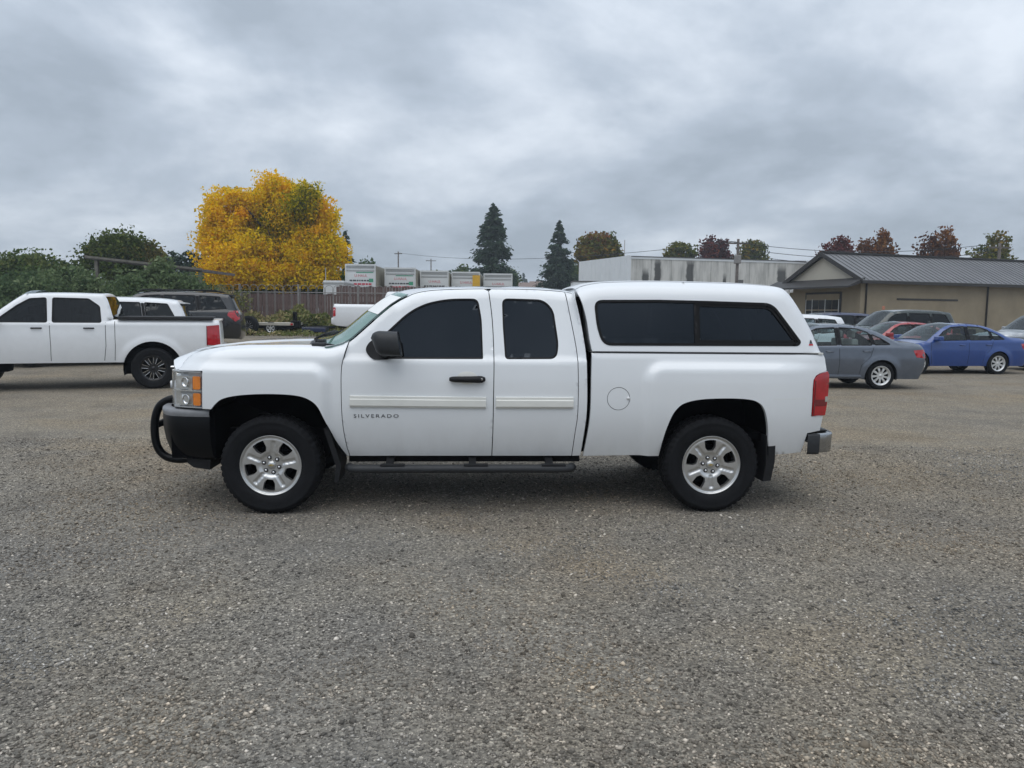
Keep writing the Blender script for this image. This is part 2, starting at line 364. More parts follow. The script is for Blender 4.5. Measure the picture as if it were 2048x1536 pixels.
# ================================================================== the ground
def terrain(x, y):
    b = interp(y, [(16, 0.0), (20, 0.16), (25, 0.42), (30, 0.52), (33, 0.60), (36, 0.92), (40, 1.05), (60, 1.15), (140, 1.3)])
    return b * sstep(9.0, 1.0, x) + 0.0 * x
def ground_material(name, stones):
    m = bpy.data.materials.new(name); m.use_nodes = True; MATS[name] = m
    t = m.node_tree; b = t.nodes['Principled BSDF']; b.inputs['Roughness'].default_value = 0.92; b.inputs['Specular IOR Level'].default_value = 0.25
    geo = t.nodes.new('ShaderNodeNewGeometry')
    def noise(scale, det, rough=0.6):
        n = t.nodes.new('ShaderNodeTexNoise'); n.inputs['Scale'].default_value = scale; n.inputs['Detail'].default_value = det; n.inputs['Roughness'].default_value = rough
        t.links.new(geo.outputs['Position'], n.inputs[0]); return n.outputs[0]
    def ramp(src, stops):
        r = t.nodes.new('ShaderNodeValToRGB'); t.links.new(src, r.inputs[0]); el = r.color_ramp.elements
        el[0].position, el[0].color = stops[0][0], (*stops[0][1], 1); el[1].position, el[1].color = stops[-1][0], (*stops[-1][1], 1)
        for p, c in stops[1:-1]: q = el.new(p); q.color = (*c, 1)
        return r.outputs[0]
    def mix(f, a, c, mode='MIX'):
        n = t.nodes.new('ShaderNodeMix'); n.data_type = 'RGBA'; n.blend_type = mode
        if isinstance(f, (int, float)): n.inputs['Factor'].default_value = f
        else: t.links.new(f, n.inputs['Factor'])
        t.links.new(a, n.inputs['A']); t.links.new(c, n.inputs['B']); return n.outputs['Result']
    if stones:
        src = geo.outputs['Random Per Island']
        c = ramp(src, [(0.0, (0.070, 0.068, 0.063)), (0.30, (0.155, 0.149, 0.138)), (0.60, (0.235, 0.225, 0.208)), (0.84, (0.325, 0.311, 0.286)), (0.96, (0.47, 0.45, 0.415)), (1.0, (0.70, 0.67, 0.62))])
        warm = ramp(noise(0.42, 3), [(0.38, (1.0, 1.0, 1.0)), (0.66, (1.03, 0.86, 0.66))])
        tone = ramp(noise(0.9, 5, 0.65), [(0.30, (0.78, 0.79, 0.81)), (0.5, (1.0, 1.0, 1.0)), (0.7, (1.12, 1.09, 1.04))]); c = mix(1.0, c, tone, 'MULTIPLY')
        t.links.new(mix(1.0, c, warm, 'MULTIPLY'), b.inputs['Base Color']); return m
    base = ramp(noise(0.30, 6), [(0.33, (0.205, 0.195, 0.178)), (0.52, (0.225, 0.207, 0.176)), (0.66, (0.250, 0.200, 0.138))])
    sepn = t.nodes.new('ShaderNodeSeparateXYZ'); t.links.new(geo.outputs['Position'], sepn.inputs[0])
    brown = t.nodes.new('ShaderNodeMapRange'); brown.inputs[1].default_value = -1.0; brown.inputs[2].default_value = 5.0; t.links.new(sepn.outputs[0], brown.inputs[0])
    far_ = t.nodes.new('ShaderNodeMapRange'); far_.inputs[1].default_value = 5.0; far_.inputs[2].default_value = 12.0; t.links.new(sepn.outputs[1], far_.inputs[0])
    mm = t.nodes.new('ShaderNodeMath'); mm.operation = 'MAXIMUM'; t.links.new(brown.outputs[0], mm.inputs[0]); t.links.new(far_.outputs[0], mm.inputs[1])
    m2 = t.nodes.new('ShaderNodeMath'); m2.operation = 'MULTIPLY'; t.links.new(mm.outputs[0], m2.inputs[0]); m2.inputs[1].default_value = 0.55
    soil = ramp(noise(1.3, 5), [(0.35, (0.205, 0.165, 0.112)), (0.65, (0.245, 0.210, 0.158))])
    base = mix(m2.outputs[0], base, soil)
    v = t.nodes.new('ShaderNodeTexVoronoi'); v.inputs['Scale'].default_value = 78; v.inputs['Randomness'].default_value = 1.0; t.links.new(geo.outputs['Position'], v.inputs['Vector'])
    sp = t.nodes.new('ShaderNodeSeparateColor'); t.links.new(v.outputs['Color'], sp.inputs[0])
    st = ramp(sp.outputs[0], [(0.0, (0.45, 0.45, 0.45)), (0.5, (0.98, 0.98, 0.98)), (0.86, (1.32, 1.31, 1.29)), (0.96, (1.8, 1.78, 1.74)), (1.0, (2.7, 2.65, 2.6))])
    base = mix(0.85, base, st, 'MULTIPLY')
    fine = ramp(noise(34, 8, 0.75), [(0.30, (0.55, 0.55, 0.55)), (0.70, (1.5, 1.5, 1.5))])
    base = mix(0.7, base, fine, 'MULTIPLY')
    blot = ramp(noise(0.9, 5, 0.65), [(0.30, (0.78, 0.79, 0.81)), (0.5, (1.0, 1.0, 1.0)), (0.7, (1.12, 1.10, 1.05))])
    base = mix(1.0, base, blot, 'MULTIPLY')
    t.links.new(base, b.inputs['Base Color'])
    bp = t.nodes.new('ShaderNodeBump'); bp.inputs['Strength'].default_value = 0.9; bp.inputs['Distance'].default_value = 0.012
    t.links.new(v.outputs['Distance'], bp.inputs['Height'])
    bp2 = t.nodes.new('ShaderNodeBump'); bp2.inputs['Strength'].default_value = 0.6; bp2.inputs['Distance'].default_value = 0.02
    t.links.new(noise(26, 6, 0.7), bp2.inputs['Height']); t.links.new(bp.outputs[0], bp2.inputs['Normal']); t.links.new(bp2.outputs[0], b.inputs['Normal'])
    return m
ground_material('gravel_ground', False); ground_material('gravel_stones', True)
xs = sorted(set([-450, -300, -200, -140, -100, -70] + list(range(-50, 52, 2)) + list(np.arange(-9, 9.01, 0.5)) + [70, 100, 140, 200, 300, 450]))
ys_ = [-60, -30, -15, -8, -4] + list(np.arange(-2, 14, 0.5)) + list(range(14, 64, 2)) + [70, 80, 100, 130, 170, 230, 320, 480]
def gz(x, y):
    r = 0.010 * math.sin(x * 0.9 + 1.3 * math.sin(y * 0.6)) * math.cos(y * 0.7 + 0.4) * sstep(9, 6.5, abs(x)) * sstep(-3, -1, y) * sstep(14, 11, y)
    k = sstep(4.2, 3.2, abs(x - 0.3)) * sstep(4.4, 5.4, y) * sstep(9.6, 8.6, y)          # level under the truck
    return terrain(x, y) + r * (1 - k)
g = grid('ground', [[(x, y, gz(x, y)) for x in xs] for y in ys_], 'gravel_ground'); tag(g, kind='structure')
# loose crushed stone in the foreground
def stones():
    n = 255000
    v = RNG.random(n); y = 2.0 + 7.5 * v ** 1.5
    x = (RNG.random(n) * 2 - 1) * (1.3 + y * 0.78)
    s = np.minimum(0.0026 + RNG.gamma(1.6, 0.0019, n), 0.018) * (0.85 + 0.03 * y)
    s[RNG.random(n) < 0.004] *= 1.8
    ph = np.sin(x * 1.7 + 1.1 * np.sin(y * 1.3)) + np.sin(y * 2.1 + x * 0.6 + 1.0) + 0.8 * np.sin(x * 3.9 + y * 2.7)   # bare and stony patches
    keep = RNG.random(n) < np.clip(0.86 + 0.16 * ph, 0.55, 1.0); x, y, s = x[keep], y[keep], s[keep]; n = len(x)
    base = np.array([(1, 0, 0), (-1, 0, 0), (0, 1, 0), (0, -1, 0), (0, 0, 1), (0, 0, -1), (0.55, 0.55, 0.5), (-0.55, 0.5, 0.45)], float)[:6]
    tri = np.array([(0, 2, 4), (2, 1, 4), (1, 3, 4), (3, 0, 4), (2, 0, 5), (1, 2, 5), (3, 1, 5), (0, 3, 5)])
    P = base[None] * (0.65 + 0.7 * RNG.random((n, 6, 1))) + 0.25 * (RNG.random((n, 6, 3)) - 0.5)
    P[:, :, 2] *= 0.62
    a = RNG.random(n) * 6.283; ca, sa = np.cos(a)[:, None], np.sin(a)[:, None]
    X = P[:, :, 0] * ca - P[:, :, 1] * sa; Y = P[:, :, 0] * sa + P[:, :, 1] * ca
    tl = (RNG.random((n, 1)) - 0.5) * 0.9; Z = P[:, :, 2] + X * tl
    gzv = np.array([gz(float(p), float(q)) for p, q in zip(x, y)])
    V = np.stack([x[:, None] + X * s[:, None], y[:, None] + Y * s[:, None], gzv[:, None] + (Z + 0.22) * s[:, None]], 2).reshape(-1, 3)
    F = (tri[None] + 6 * np.arange(n)[:, None, None]).reshape(-1, 3)
    o = link('gravel', mesh_np('gravel', V, F, 'gravel_stones'), None)
    tag(o, 'loose grey crushed stone scattered over the lot in the foreground', 'gravel', kind='stuff')
stones()

# ================================================================== foliage
def leaf_mat(name, stops, trans=0.25, rough=0.6):
    m = bpy.data.materials.new(name); m.use_nodes = True; MATS[name] = m
    t = m.node_tree; t.nodes.clear(); o = t.nodes.new('ShaderNodeOutputMaterial')
    at_ = t.nodes.new('ShaderNodeAttribute'); at_.attribute_name = 'hue'
    r = t.nodes.new('ShaderNodeValToRGB'); t.links.new(at_.outputs['Fac'], r.inputs[0]); el = r.color_ramp.elements
    el[0].position, el[0].color = stops[0][0], (*stops[0][1], 1); el[1].position, el[1].color = stops[-1][0], (*stops[-1][1], 1)
    for p, c in stops[1:-1]: q = el.new(p); q.color = (*c, 1)
    d = t.nodes.new('ShaderNodeBsdfDiffuse'); tr = t.nodes.new('ShaderNodeBsdfTranslucent'); mx_ = t.nodes.new('ShaderNodeMixShader'); mx_.inputs[0].default_value = trans
    for q in (d, tr): t.links.new(r.outputs[0], q.inputs[0])
    t.links.new(d.outputs[0], mx_.inputs[1]); t.links.new(tr.outputs[0], mx_.inputs[2]); t.links.new(mx_.outputs[0], o.inputs[0])
    return m
leaf_mat('leaf_yellow', [(0.0, (0.07, 0.10, 0.010)), (0.25, (0.32, 0.30, 0.010)), (0.5, (0.78, 0.57, 0.012)), (0.8, (0.90, 0.60, 0.012)), (1.0, (0.84, 0.44, 0.012))], 0.4)
leaf_mat('leaf_conifer', [(0.0, (0.020, 0.042, 0.028)), (0.5, (0.045, 0.075, 0.050)), (1.0, (0.085, 0.11, 0.072))], 0.2)
leaf_mat('leaf_green', [(0.0, (0.030, 0.062, 0.018)), (0.5, (0.075, 0.12, 0.034)), (1.0, (0.15, 0.17, 0.055))])
leaf_mat('leaf_sage', [(0.0, (0.06, 0.10, 0.05)), (0.5, (0.13, 0.18, 0.085)), (1.0, (0.25, 0.29, 0.16))], 0.3)
leaf_mat('leaf_turning', [(0.0, (0.060, 0.085, 0.020)), (0.45, (0.14, 0.14, 0.028)), (0.78, (0.24, 0.14, 0.030)), (1.0, (0.22, 0.075, 0.026))])
leaf_mat('leaf_olive', [(0.0, (0.040, 0.070, 0.020)), (0.5, (0.10, 0.13, 0.035)), (1.0, (0.19, 0.15, 0.05))])
leaf_mat('leaf_red', [(0.0, (0.045, 0.018, 0.016)), (0.5, (0.12, 0.030, 0.030)), (1.0, (0.20, 0.07, 0.035))])
leaf_mat('leaf_rust', [(0.0, (0.07, 0.028, 0.016)), (0.5, (0.17, 0.065, 0.022)), (1.0, (0.26, 0.12, 0.03))])
leaf_mat('leaf_weed', [(0.0, (0.08, 0.11, 0.03)), (0.55, (0.19, 0.20, 0.075)), (1.0, (0.40, 0.32, 0.18))])
mat('bark', (0.055, 0.045, 0.038), 0.9, var=0.4, vscale=6, bump=0.6, bscale=14)
def leaf_mesh(name, P, size, hue, material, stretch=1.5, flatten=0.0, droop=None):
    n = len(P); a = RNG.normal(size=(n, 3)); a[:, 2] *= (1 - flatten); a /= np.linalg.norm(a, axis=1)[:, None]
    if droop is not None: a = droop / (np.linalg.norm(droop, axis=1)[:, None] + 1e-9) + 0.35 * a; a /= np.linalg.norm(a, axis=1)[:, None]
    b = np.cross(a, RNG.normal(size=(n, 3))); b /= np.linalg.norm(b, axis=1)[:, None] + 1e-9
    s = (size * (0.6 + 0.8 * RNG.random(n)))[:, None]
    V = np.stack([P - a * s * stretch * 0.5, P + b * s * 0.5, P + a * s * stretch * 0.5, P - b * s * 0.5], 1).reshape(-1, 3)
    F = np.arange(n * 4).reshape(-1, 4)
    me = mesh_np(name, V, F, material)
    at_ = me.attributes.new('hue', 'FLOAT', 'FACE'); at_.data.foreach_set('value', np.clip(hue, 0, 1).astype(np.float32))
    return me
def clump_points(lobes, nclump, nleaf, cr, shell=0.55):
    """lobes: (x,y,z,rx,ry,rz,hue). Leaves gather in clumps towards the outside of every lobe."""
    w_ = np.array([l[3] * l[5] for l in lobes]); w_ = w_ / w_.sum(); P = []; H = []
    for l, q in zip(lobes, w_):
        k = max(3, int(nclump * q)); d = RNG.normal(size=(k, 3)); d /= np.linalg.norm(d, axis=1)[:, None]
        r = shell + (1 - shell) * RNG.random(k) ** 0.6; c = np.array(l[:3]) + d * r[:, None] * np.array(l[3:6])
        hc = l[6] + 0.14 * RNG.normal(size=k)
        pts = c[:, None, :] + np.clip(RNG.normal(size=(k, nleaf, 3)), -1.7, 1.7) * cr * (0.55 + 0.7 * RNG.random((k, 1, 1)))
        P.append(pts.reshape(-1, 3)); H.append((hc[:, None] + 0.13 * RNG.normal(size=(k, nleaf))).ravel())
    return np.concatenate(P), np.concatenate(H)
def trunk_mesh(base, h, r, limbs, spread, name, parent):
    b = MB(); b.tube([(0, 0, -0.3), (0.02 * h * 0.3, 0, h * 0.25), (-0.01 * h, 0.01 * h, h * 0.55), (0, 0, h)], [r * 1.25, r, r * 0.72, r * 0.2], 9)
    for k in range(limbs):
        a = k * 2.4 + random.random(); z0 = h * (0.30 + 0.45 * random.random()); l = spread * (0.6 + 0.4 * random.random())
        b.tube([(0, 0, z0), (math.cos(a) * l * 0.45, math.sin(a) * l * 0.45, z0 + l * 0.35), (math.cos(a) * l, math.sin(a) * l, z0 + l * 0.75)], [r * 0.5, r * 0.3, r * 0.08], 6)
    return b.build(name, 'bark', parent, True)
def tree(name, label, base, lobes, material, nclump, nleaf, cr, leaf, h, r, cat='tree', group=None, limbs=7, spread=3.0, shell=0.55, stretch=1.5):
    t = tag(empty(name, base), label, cat, group)
    trunk_mesh(base, h, r, limbs, spread, 'trunk', t)
    P, H = clump_points(lobes, nclump, nleaf, cr, shell)
    P[:, 2] = np.maximum(P[:, 2], 0.15)
    link('crown', leaf_mesh('crown', P, leaf, H, material, stretch), None, t)
    return t
def conifer(name, label, base, h, rad, n, leaf, z0=0.06, power=0.85, group=None, ragged=0.35, mats='leaf_conifer'):
    t = tag(empty(name, base), label, 'tree', group)
    b = MB(); b.tube([(0, 0, -0.3), (0, 0, h * 0.5), (0, 0, h * 0.985)], [h * 0.018, h * 0.011, 0.02], 8); b.build('trunk', 'bark', t, True)
    nb = int(34 + h * 14); zb = z0 + (1 - z0) * np.sort(RNG.random(nb)) ** 1.1; ab = RNG.random(nb) * 6.283
    lb = rad * (1 - zb) ** power * (1 - ragged * RNG.random(nb)) + 0.12
    k = RNG.choice(nb, n, p=lb / lb.sum()); s = RNG.random(n) ** 0.75
    L_ = lb[k]; x = np.cos(ab[k]) * L_ * s; y = np.sin(ab[k]) * L_ * s; z = zb[k] * h - 0.16 * L_ * s + 0.14 * L_ * s ** 3
    P = np.stack([x, y, z], 1) + RNG.normal(size=(n, 3)) * np.stack([0.02 + 0.11 * L_, 0.02 + 0.11 * L_, 0.03 + 0.08 * L_], 1)
    P[:, 2] = np.clip(P[:, 2], 0.1, h)
    dr = np.stack([np.cos(ab[k]), np.sin(ab[k]), np.full(n, -0.5)], 1)
    link('crown', leaf_mesh('crown', P, leaf, 0.5 + 0.2 * RNG.normal(size=n) + 0.15 * (s - 0.5), mats, 2.4, droop=dr), None, t)
    return t
def gp(u, depth, dz=0.0):
    """Ground point straight below photograph column u at a depth."""
    x = at(u, 625, depth).x; return (x, depth, terrain(x, depth) + dz)
def lob(u, v, r, rz, base, depth, hue, dy=0.0, ry=None):
    p = at(u, v, depth); k = depth / FPX
    return (p.x - base[0], dy, p.z - base[2], r * k * 0.88, (ry or r) * k * 0.88, rz * k * 0.88, hue)
D = 50; B = gp(552, D)
tree('maple_tree', 'big round maple with bright yellow autumn leaves behind the fence', B,
     [lob(478, 438, 52, 50, B, D, .68, -1), lob(550, 420, 62, 56, B, D, .62, 0), lob(622, 442, 52, 54, B, D, .54, -.5), lob(462, 492, 44, 42, B, D, .68, -1), lob(512, 522, 56, 44, B, D, .66, -2),
      lob(630, 505, 52, 50, B, D, .62, -1), lob(560, 478, 84, 78, B, D, .32, 1), lob(620, 412, 24, 24, B, D, .18, -2.0, 22), lob(590, 535, 50, 28, B, D, .50, 0), lob(530, 545, 40, 24, B, D, .62, -1.5), lob(430, 470, 20, 26, B, D, .70, 0), lob(668, 508, 20, 28, B, D, .62, 0), lob(558, 378, 36, 26, B, D, .66, 0), lob(480, 545, 44, 24, B, D, .66, -2), lob(634, 545, 44, 24, B, D, .60, -1.5), lob(560, 555, 60, 20, B, D, .55, -1)],  # low-hue middle lobe: dark shade inside the crown put into leaf colour
     'leaf_yellow', 400, 400, 0.40, 0.115, 7.4, 0.32, limbs=14, spread=3.6, shell=0.74)
D = 92; B = gp(985, D); p = at(985, 408, D)
conifer('fir_tree', 'taller of the two dark firs, standing beyond the row of box trucks', B, p.z - B[2], 4.3, 30000, 0.17, power=0.74, ragged=0.42, group='lone firs on the skyline')
D = 98; B = gp(1116, D); p = at(1116, 441, D)
conifer('fir_tree', 'shorter dark fir just left of the white warehouse', B, p.z - B[2], 4.5, 26000, 0.17, power=0.95, ragged=0.42, group='lone firs on the skyline')
D = 84; B = gp(1198, D)
tree('maple_tree', 'green maple turning red behind the corner of the white warehouse', B, [lob(1182, 505, 30, 34, B, D, .62), lob(1210, 508, 34, 34, B, D, .45), lob(1195, 540, 42, 30, B, D, .3), lob(1200, 486, 20, 20, B, D, .8)], 'leaf_turning', 130, 90, 0.38, 0.22, 6.5, 0.2, limbs=6, spread=2.0)
for (u, v, r, rz, mt, lb_) in ((1360, 520, 30, 40, 'leaf_turning', 'small olive-green tree left of the red one behind the warehouse roof'), (1430, 520, 26, 48, 'leaf_red', 'dark red tree rising behind the middle of the warehouse roof'),
                         (1505, 522, 30, 46, 'leaf_turning', 'yellow-green tree behind the warehouse roof just right of the utility pole')):
    D = 92; B = gp(u, D); sg = 1 if mt == 'leaf_red' else 0
    tree('maple_tree', lb_, B, [lob(u - 10, v, r * .8, rz, B, D, .35 if not sg else .5), lob(u + 12, v - 2, r * .7, rz * .85, B, D, .15 if not sg else .3), lob(u, v + 22, r, rz, B, D, .25)], mt, 90, 80, 0.40, 0.24, 6.5, 0.18, group='autumn trees behind the warehouse', limbs=6, spread=2.0)
D = 70
for (u, v, r, rz, mt, lb_, h) in ((1672, 505, 40, 26, 'leaf_red', 'wine-red tree showing over the gable of the tan building', .4), (1755, 500, 40, 36, 'leaf_rust', 'rust-coloured tree above the grey metal roof', .4), (1880, 498, 46, 40, 'leaf_rust', 'brown-red tree above the far right of the metal roof', .3), (1985, 505, 44, 36, 'leaf_turning', 'olive tree at the far right behind the metal roof', .3)):
    B = gp(u, D); 
    tree('maple_tree', lb_, B, [lob(u - 12, v + 6, r * .7, rz * .8, B, D, h), lob(u + 10, v - 4, r * .6, rz, B, D, h + .2), lob(u, v + 30, r, rz, B, D, h)], mt, 60, 70, 0.33, 0.19, 6.0, 0.16, group='autumn trees behind the tan building', limbs=9, spread=2.4, shell=0.4)
# left side: tree, hedge, undergrowth
D = 46; B = gp(245, D)
tree('oak_tree', 'green tree with a few brown leaves behind the shed roof', B, [lob(248, 506, 52, 38, B, D, .4), lob(285, 512, 32, 28, B, D, .85), lob(212, 520, 44, 32, B, D, .35), lob(255, 542, 64, 28, B, D, .15)], 'leaf_olive', 170, 110, 0.34, 0.14, 3.8, 0.22, limbs=9, spread=1.4)
D = 48; B = gp(95, D)
tree('oak_tree', 'broad dark green tree at the far left edge', B, [lob(60, 545, 80, 30, B, D, .6), lob(125, 552, 60, 22, B, D, .65), lob(90, 566, 100, 26, B, D, .5), lob(10, 552, 60, 28, B, D, .55)], 'leaf_green', 190, 110, 0.36, 0.15, 2.6, 0.22, limbs=7, spread=0.9)
D = 58
for i, u in enumerate((318, 333, 349, 364, 381, 396, 412, 428)):
    B = gp(u, D); p = at(u, (515, 509, 501, 508, 501, 506, 509, 515)[i], D)
    words = ('leftmost', 'second from left', 'third from left', 'fourth from left', 'fourth from right', 'third from right', 'second from right', 'rightmost')[i]
    conifer('cedar_tree', words + ' of the dark pointed cedars in the hedge left of the yellow maple', B, p.z - B[2], 0.95, 3200, 0.12, 0.0, 0.45, 'cedar hedge left of the maple', 0.25)
D = 66; B = gp(694, D); p = at(694, 460, D)
conifer('fir_tree', 'thin sparse fir peeping out right of the yellow maple', B, p.z - B[2], 1.1, 1400, 0.16, 0.1, 0.6, ragged=0.6)
# far wood on the horizon
def far_wood():
    P = []; H = []
    for k in range(330):
        u = RNG.uniform(-250, 2300); d = RNG.uniform(230, 330); x = (u - 1024) / FPX * d
        h = RNG.uniform(6, 11) + (4 if 1020 < u < 1100 else 0) + (5.5 if 1480 < u < 1680 else 0) + (2 if 1900 < u else 0); r = RNG.uniform(2.0, 4.2); n = 190
        tt = RNG.random(n); a = RNG.random(n) * 6.283
        con = RNG.random() < 0.6
        rr = r * ((1 - tt) ** 0.8 if con else np.sqrt(np.clip(1 - (2 * tt - 1) ** 2, 0.02, 1))) * RNG.random(n) ** 0.4
        P.append(np.stack([x + np.cos(a) * rr, d + np.sin(a) * rr, tt * h * (1.25 if con else 0.85)], 1)); H.append(np.full(n, 0.5) + 0.25 * RNG.normal(size=n) * 0.7 + 0.2 * RNG.normal())
    o = link('far_wood', leaf_mesh('far_wood', np.concatenate(P), 0.95, np.concatenate(H), 'leaf_conifer', 1.4), None)
    tag(o, 'hazy blue-green wood along the horizon', 'wood', kind='stuff')
far_wood()
for u, v, r, lb_ in ((735, 527, 14, 'small round tree above the first box truck'), (870, 548, 16, 'low bushy tree above the third box truck'), (915, 538, 34, 'wide green tree above the fourth box truck'), (1015, 545, 18, 'dark bushy tree just right of the taller fir'), (1150, 530, 16, 'bushy green tree between the short fir and the warehouse')):
    D = 110; B = gp(u, D)
    tree('broadleaf_tree', lb_, B, [lob(u, v + 14, r, 16, B, D, .45), lob(u - r * .3, v + 28, r * 1.2, 18, B, D, .3)], 'leaf_green', 30, 60, 0.5, 0.32, 3.5, 0.15, group='small trees in the distance', limbs=4, spread=1.5)
# ================================================================== fences, undergrowth and shed on the left
mat('fence_grey', (0.24, 0.23, 0.22), 0.6, 0.3, var=0.15); mat('board_brown', (0.115, 0.078, 0.070), 0.85, var=0.35, vscale=3.0, bump=0.3, bscale=30)
fx0, fx1, FD = -27.0, 0.5, 36.0
def fz(x): return terrain(x, FD)
hf = tag(empty('metal_fence', (fx0, FD, 0)), 'grey metal fence topped with a row of round hoops', 'fence')
n = int((fx1 - fx0) / 0.40)
hp = MB(); r_ = 0.175
hp.tube([(-r_, 0, 0.03)] + [(-r_, 0, 1.74)] + [(r_ * math.cos(a), 0, 1.80 + r_ * 0.85 * math.sin(a)) for a in np.linspace(math.pi, 0, 9)] + [(r_, 0, 1.74), (r_, 0, 0.03)], 0.0125, 6, cap=False)
h0 = None
for k in range(n):
    x = 0.2 + k * 0.40; z = fz(fx0 + x)
    if h0 is None: h0 = hp.build('hoop', 'fence_grey', hf, True, (x, 0, z))
    else: dup(h0, hf, (x, 0, z))
for zz in (0.12, 1.60):
    b = MB(); b.tube([(x, 0.03, fz(fx0 + x) + zz) for x in np.linspace(0, fx1 - fx0, 30)], 0.024, 6); b.build('rail', 'fence_grey', hf, True)
p0_ = None
for k, u in enumerate((360, 480, 597, 716, 835, 955)):
    x = at(u, 620, FD).x - fx0
    if p0_ is None: p0_ = MB().box(-0.04, 0.04, -0.04, 0.04, -0.2, 1.98, 0.008).build('post', 'fence_grey', hf, False, (x, 0.02, fz(fx0 + x)))
    else: dup(p0_, hf, (x, 0.02, fz(fx0 + x)))
wf_ = tag(empty('wooden_fence', (fx0, 38.0, 0)), 'weathered brown board fence behind the hooped metal fence', 'fence')
b0 = MB().box(-0.068, 0.068, -0.012, 0.012, 0.0, 1.78).build('board', 'board_brown', wf_, False, (0, 0, 0))
for k in range(1, 184):
    x = k * 0.15; dup(b0, wf_, (x, random.uniform(-0.012, 0.012), terrain(fx0 + x, 38) + random.uniform(-0.04, 0.05) + (0.14 if x > 18 else -0.28)))
b0.location = (0, 0, terrain(fx0, 38))
for zz in (0.4, 1.4):
    MB().box(0, 184 * 0.15, 0.026, 0.065, 1.0 + zz, 1.09 + zz).build('backing_rail', 'board_brown', wf_)
def weeds(name, label, x0, x1, y0, y1, n, h, material, leaf, cat='weeds'):
    x = RNG.uniform(x0, x1, n); y = RNG.uniform(y0, y1, n); k = np.clip(0.55 + 0.16 * np.sin(x * 1.1) + 0.16 * np.sin(x * 2.7 + y) + 0.15 * np.sin(x * 6.1), 0.12, 1.1)
    z = np.array([terrain(a, c) for a, c in zip(x, y)]) + RNG.random(n) * h * k
    P = np.stack([x, y, z], 1)
    me = leaf_mesh(name, P, leaf, 0.58 + 0.24 * RNG.normal(size=n) + 0.18 * np.sin(x * 0.9), material, 2.2)
    tag(link(name, me, None), label, cat, kind='stuff')
weeds('weeds', 'tangled green weeds along the foot of the hooped fence', -26, -6.5, 34.0, 35.8, 24000, 1.10, 'leaf_weed', 0.10)
weeds('dry_grass', 'pale dry grass between the fence and the parked trailer', -24, -3, 31.6, 34.2, 7000, 0.28, 'leaf_weed', 0.08, 'grass')
def mound(name, label, B, lobes, material, nclump, nleaf, cr, leaf, cat='shrub'):
    t = tag(empty(name, B), label, cat); P, H = clump_points(lobes, nclump, nleaf, cr, 0.6); P[:, 2] = np.maximum(P[:, 2], 0.05)
    link('foliage', leaf_mesh('foliage', P, leaf, H, material, 1.6), None, t)
    b = MB()
    for k in range(7): a = k * 0.9; b.tube([(0, 0, -0.1), (math.cos(a) * 0.5, math.sin(a) * 0.4, 0.9), (math.cos(a) * 1.3, math.sin(a) * 0.6, 1.7)], [0.06, 0.04, 0.015], 6)
    b.build('stem', 'bark', t, True)
D = 31.5; B = gp(315, D)
mound('vine_shrub', 'sprawling green vine mound swallowing the old shed', B, [lob(330, 568, 46, 20, B, D, .5), lob(285, 578, 46, 24, B, D, .35), lob(372, 584, 34, 20, B, D, .45), lob(320, 602, 96, 26, B, D, .4), lob(400, 606, 46, 22, B, D, .5), lob(322, 534, 14, 8, B, D, .6)], 'leaf_sage', 170, 110, 0.24, 0.095)
D = 32.5; B = gp(150, D)
mound('vine_shrub', 'leafy green thicket at the far left below the shed roof', B, [lob(150, 582, 80, 30, B, D, .4), lob(60, 586, 80, 34, B, D, .3), lob(210, 594, 60, 28, B, D, .5), lob(110, 610, 140, 30, B, D, .4)], 'leaf_sage', 150, 110, 0.26, 0.10)
D = 34.5; B = gp(438, D)
mound('bramble_shrub', 'brownish bramble beside the left end of the hooped fence', B, [lob(430, 592, 34, 16, B, D, .7), lob(465, 600, 30, 14, B, D, .6), lob(410, 610, 40, 20, B, D, .5)], 'leaf_weed', 60, 100, 0.2, 0.08)
D = 55; B = gp(470, D)
mound('laurel_shrub', 'dark evergreen thicket under the left side of the yellow maple', B, [lob(430, 560, 40, 22, B, D, .2), lob(480, 572, 50, 22, B, D, .15), lob(530, 575, 50, 20, B, D, .2), lob(450, 590, 90, 22, B, D, .1)], 'leaf_green', 90, 110, 0.34, 0.16)
D = 54; B = gp(620, D)
mound('laurel_shrub', 'dark evergreen thicket under the right side of the yellow maple', B, [lob(590, 572, 50, 20, B, D, .2), lob(640, 570, 46, 22, B, D, .15), lob(675, 566, 30, 24, B, D, .2), lob(620, 590, 90, 22, B, D, .1)], 'leaf_green', 90, 110, 0.34, 0.16)
# shed: flat roof on timber posts
mat('shed_timber', (0.15, 0.14, 0.12), 0.85, var=0.3, vscale=4, bump=0.2); mat('shed_roof', (0.13, 0.115, 0.11), 0.8, var=0.25, vscale=3); mat('shed_wall', (0.30, 0.34, 0.33), 0.7, var=0.15, vscale=2)
SD = 33.5; a0 = at(170, 512, SD); a1 = at(398, 538, SD); zb = terrain(a1.x, SD)
shed = tag(empty('shed', (a1.x, SD, zb)), 'old open shed with a flat sloping roof overgrown by vines', 'shed')
Ls = a1.x - a0.x; zr0, zr1 = a0.z - zb, a1.z - zb
MB().prism([(0.12, zr1), (-Ls, zr0), (-Ls, zr0 - 0.12), (0.12, zr1 - 0.12)], 0.0, 4.0).build('roof', 'shed_roof', shed)
MB().prism([(0.15, zr1 + 0.03), (-Ls, zr0 + 0.03), (-Ls, zr0 - 0.07), (0.15, zr1 - 0.07)], -0.05, -0.003).build('fascia', 'shed_timber', shed)
for k, x in enumerate((0.0, -0.38, -2.4, -4.6)):
    MB().box(x - 0.07, x + 0.07, 0.05, 0.19, -0.3, zr1 - 0.13 + (zr0 - zr1) * (-x / Ls)).build('post', 'shed_timber', shed)
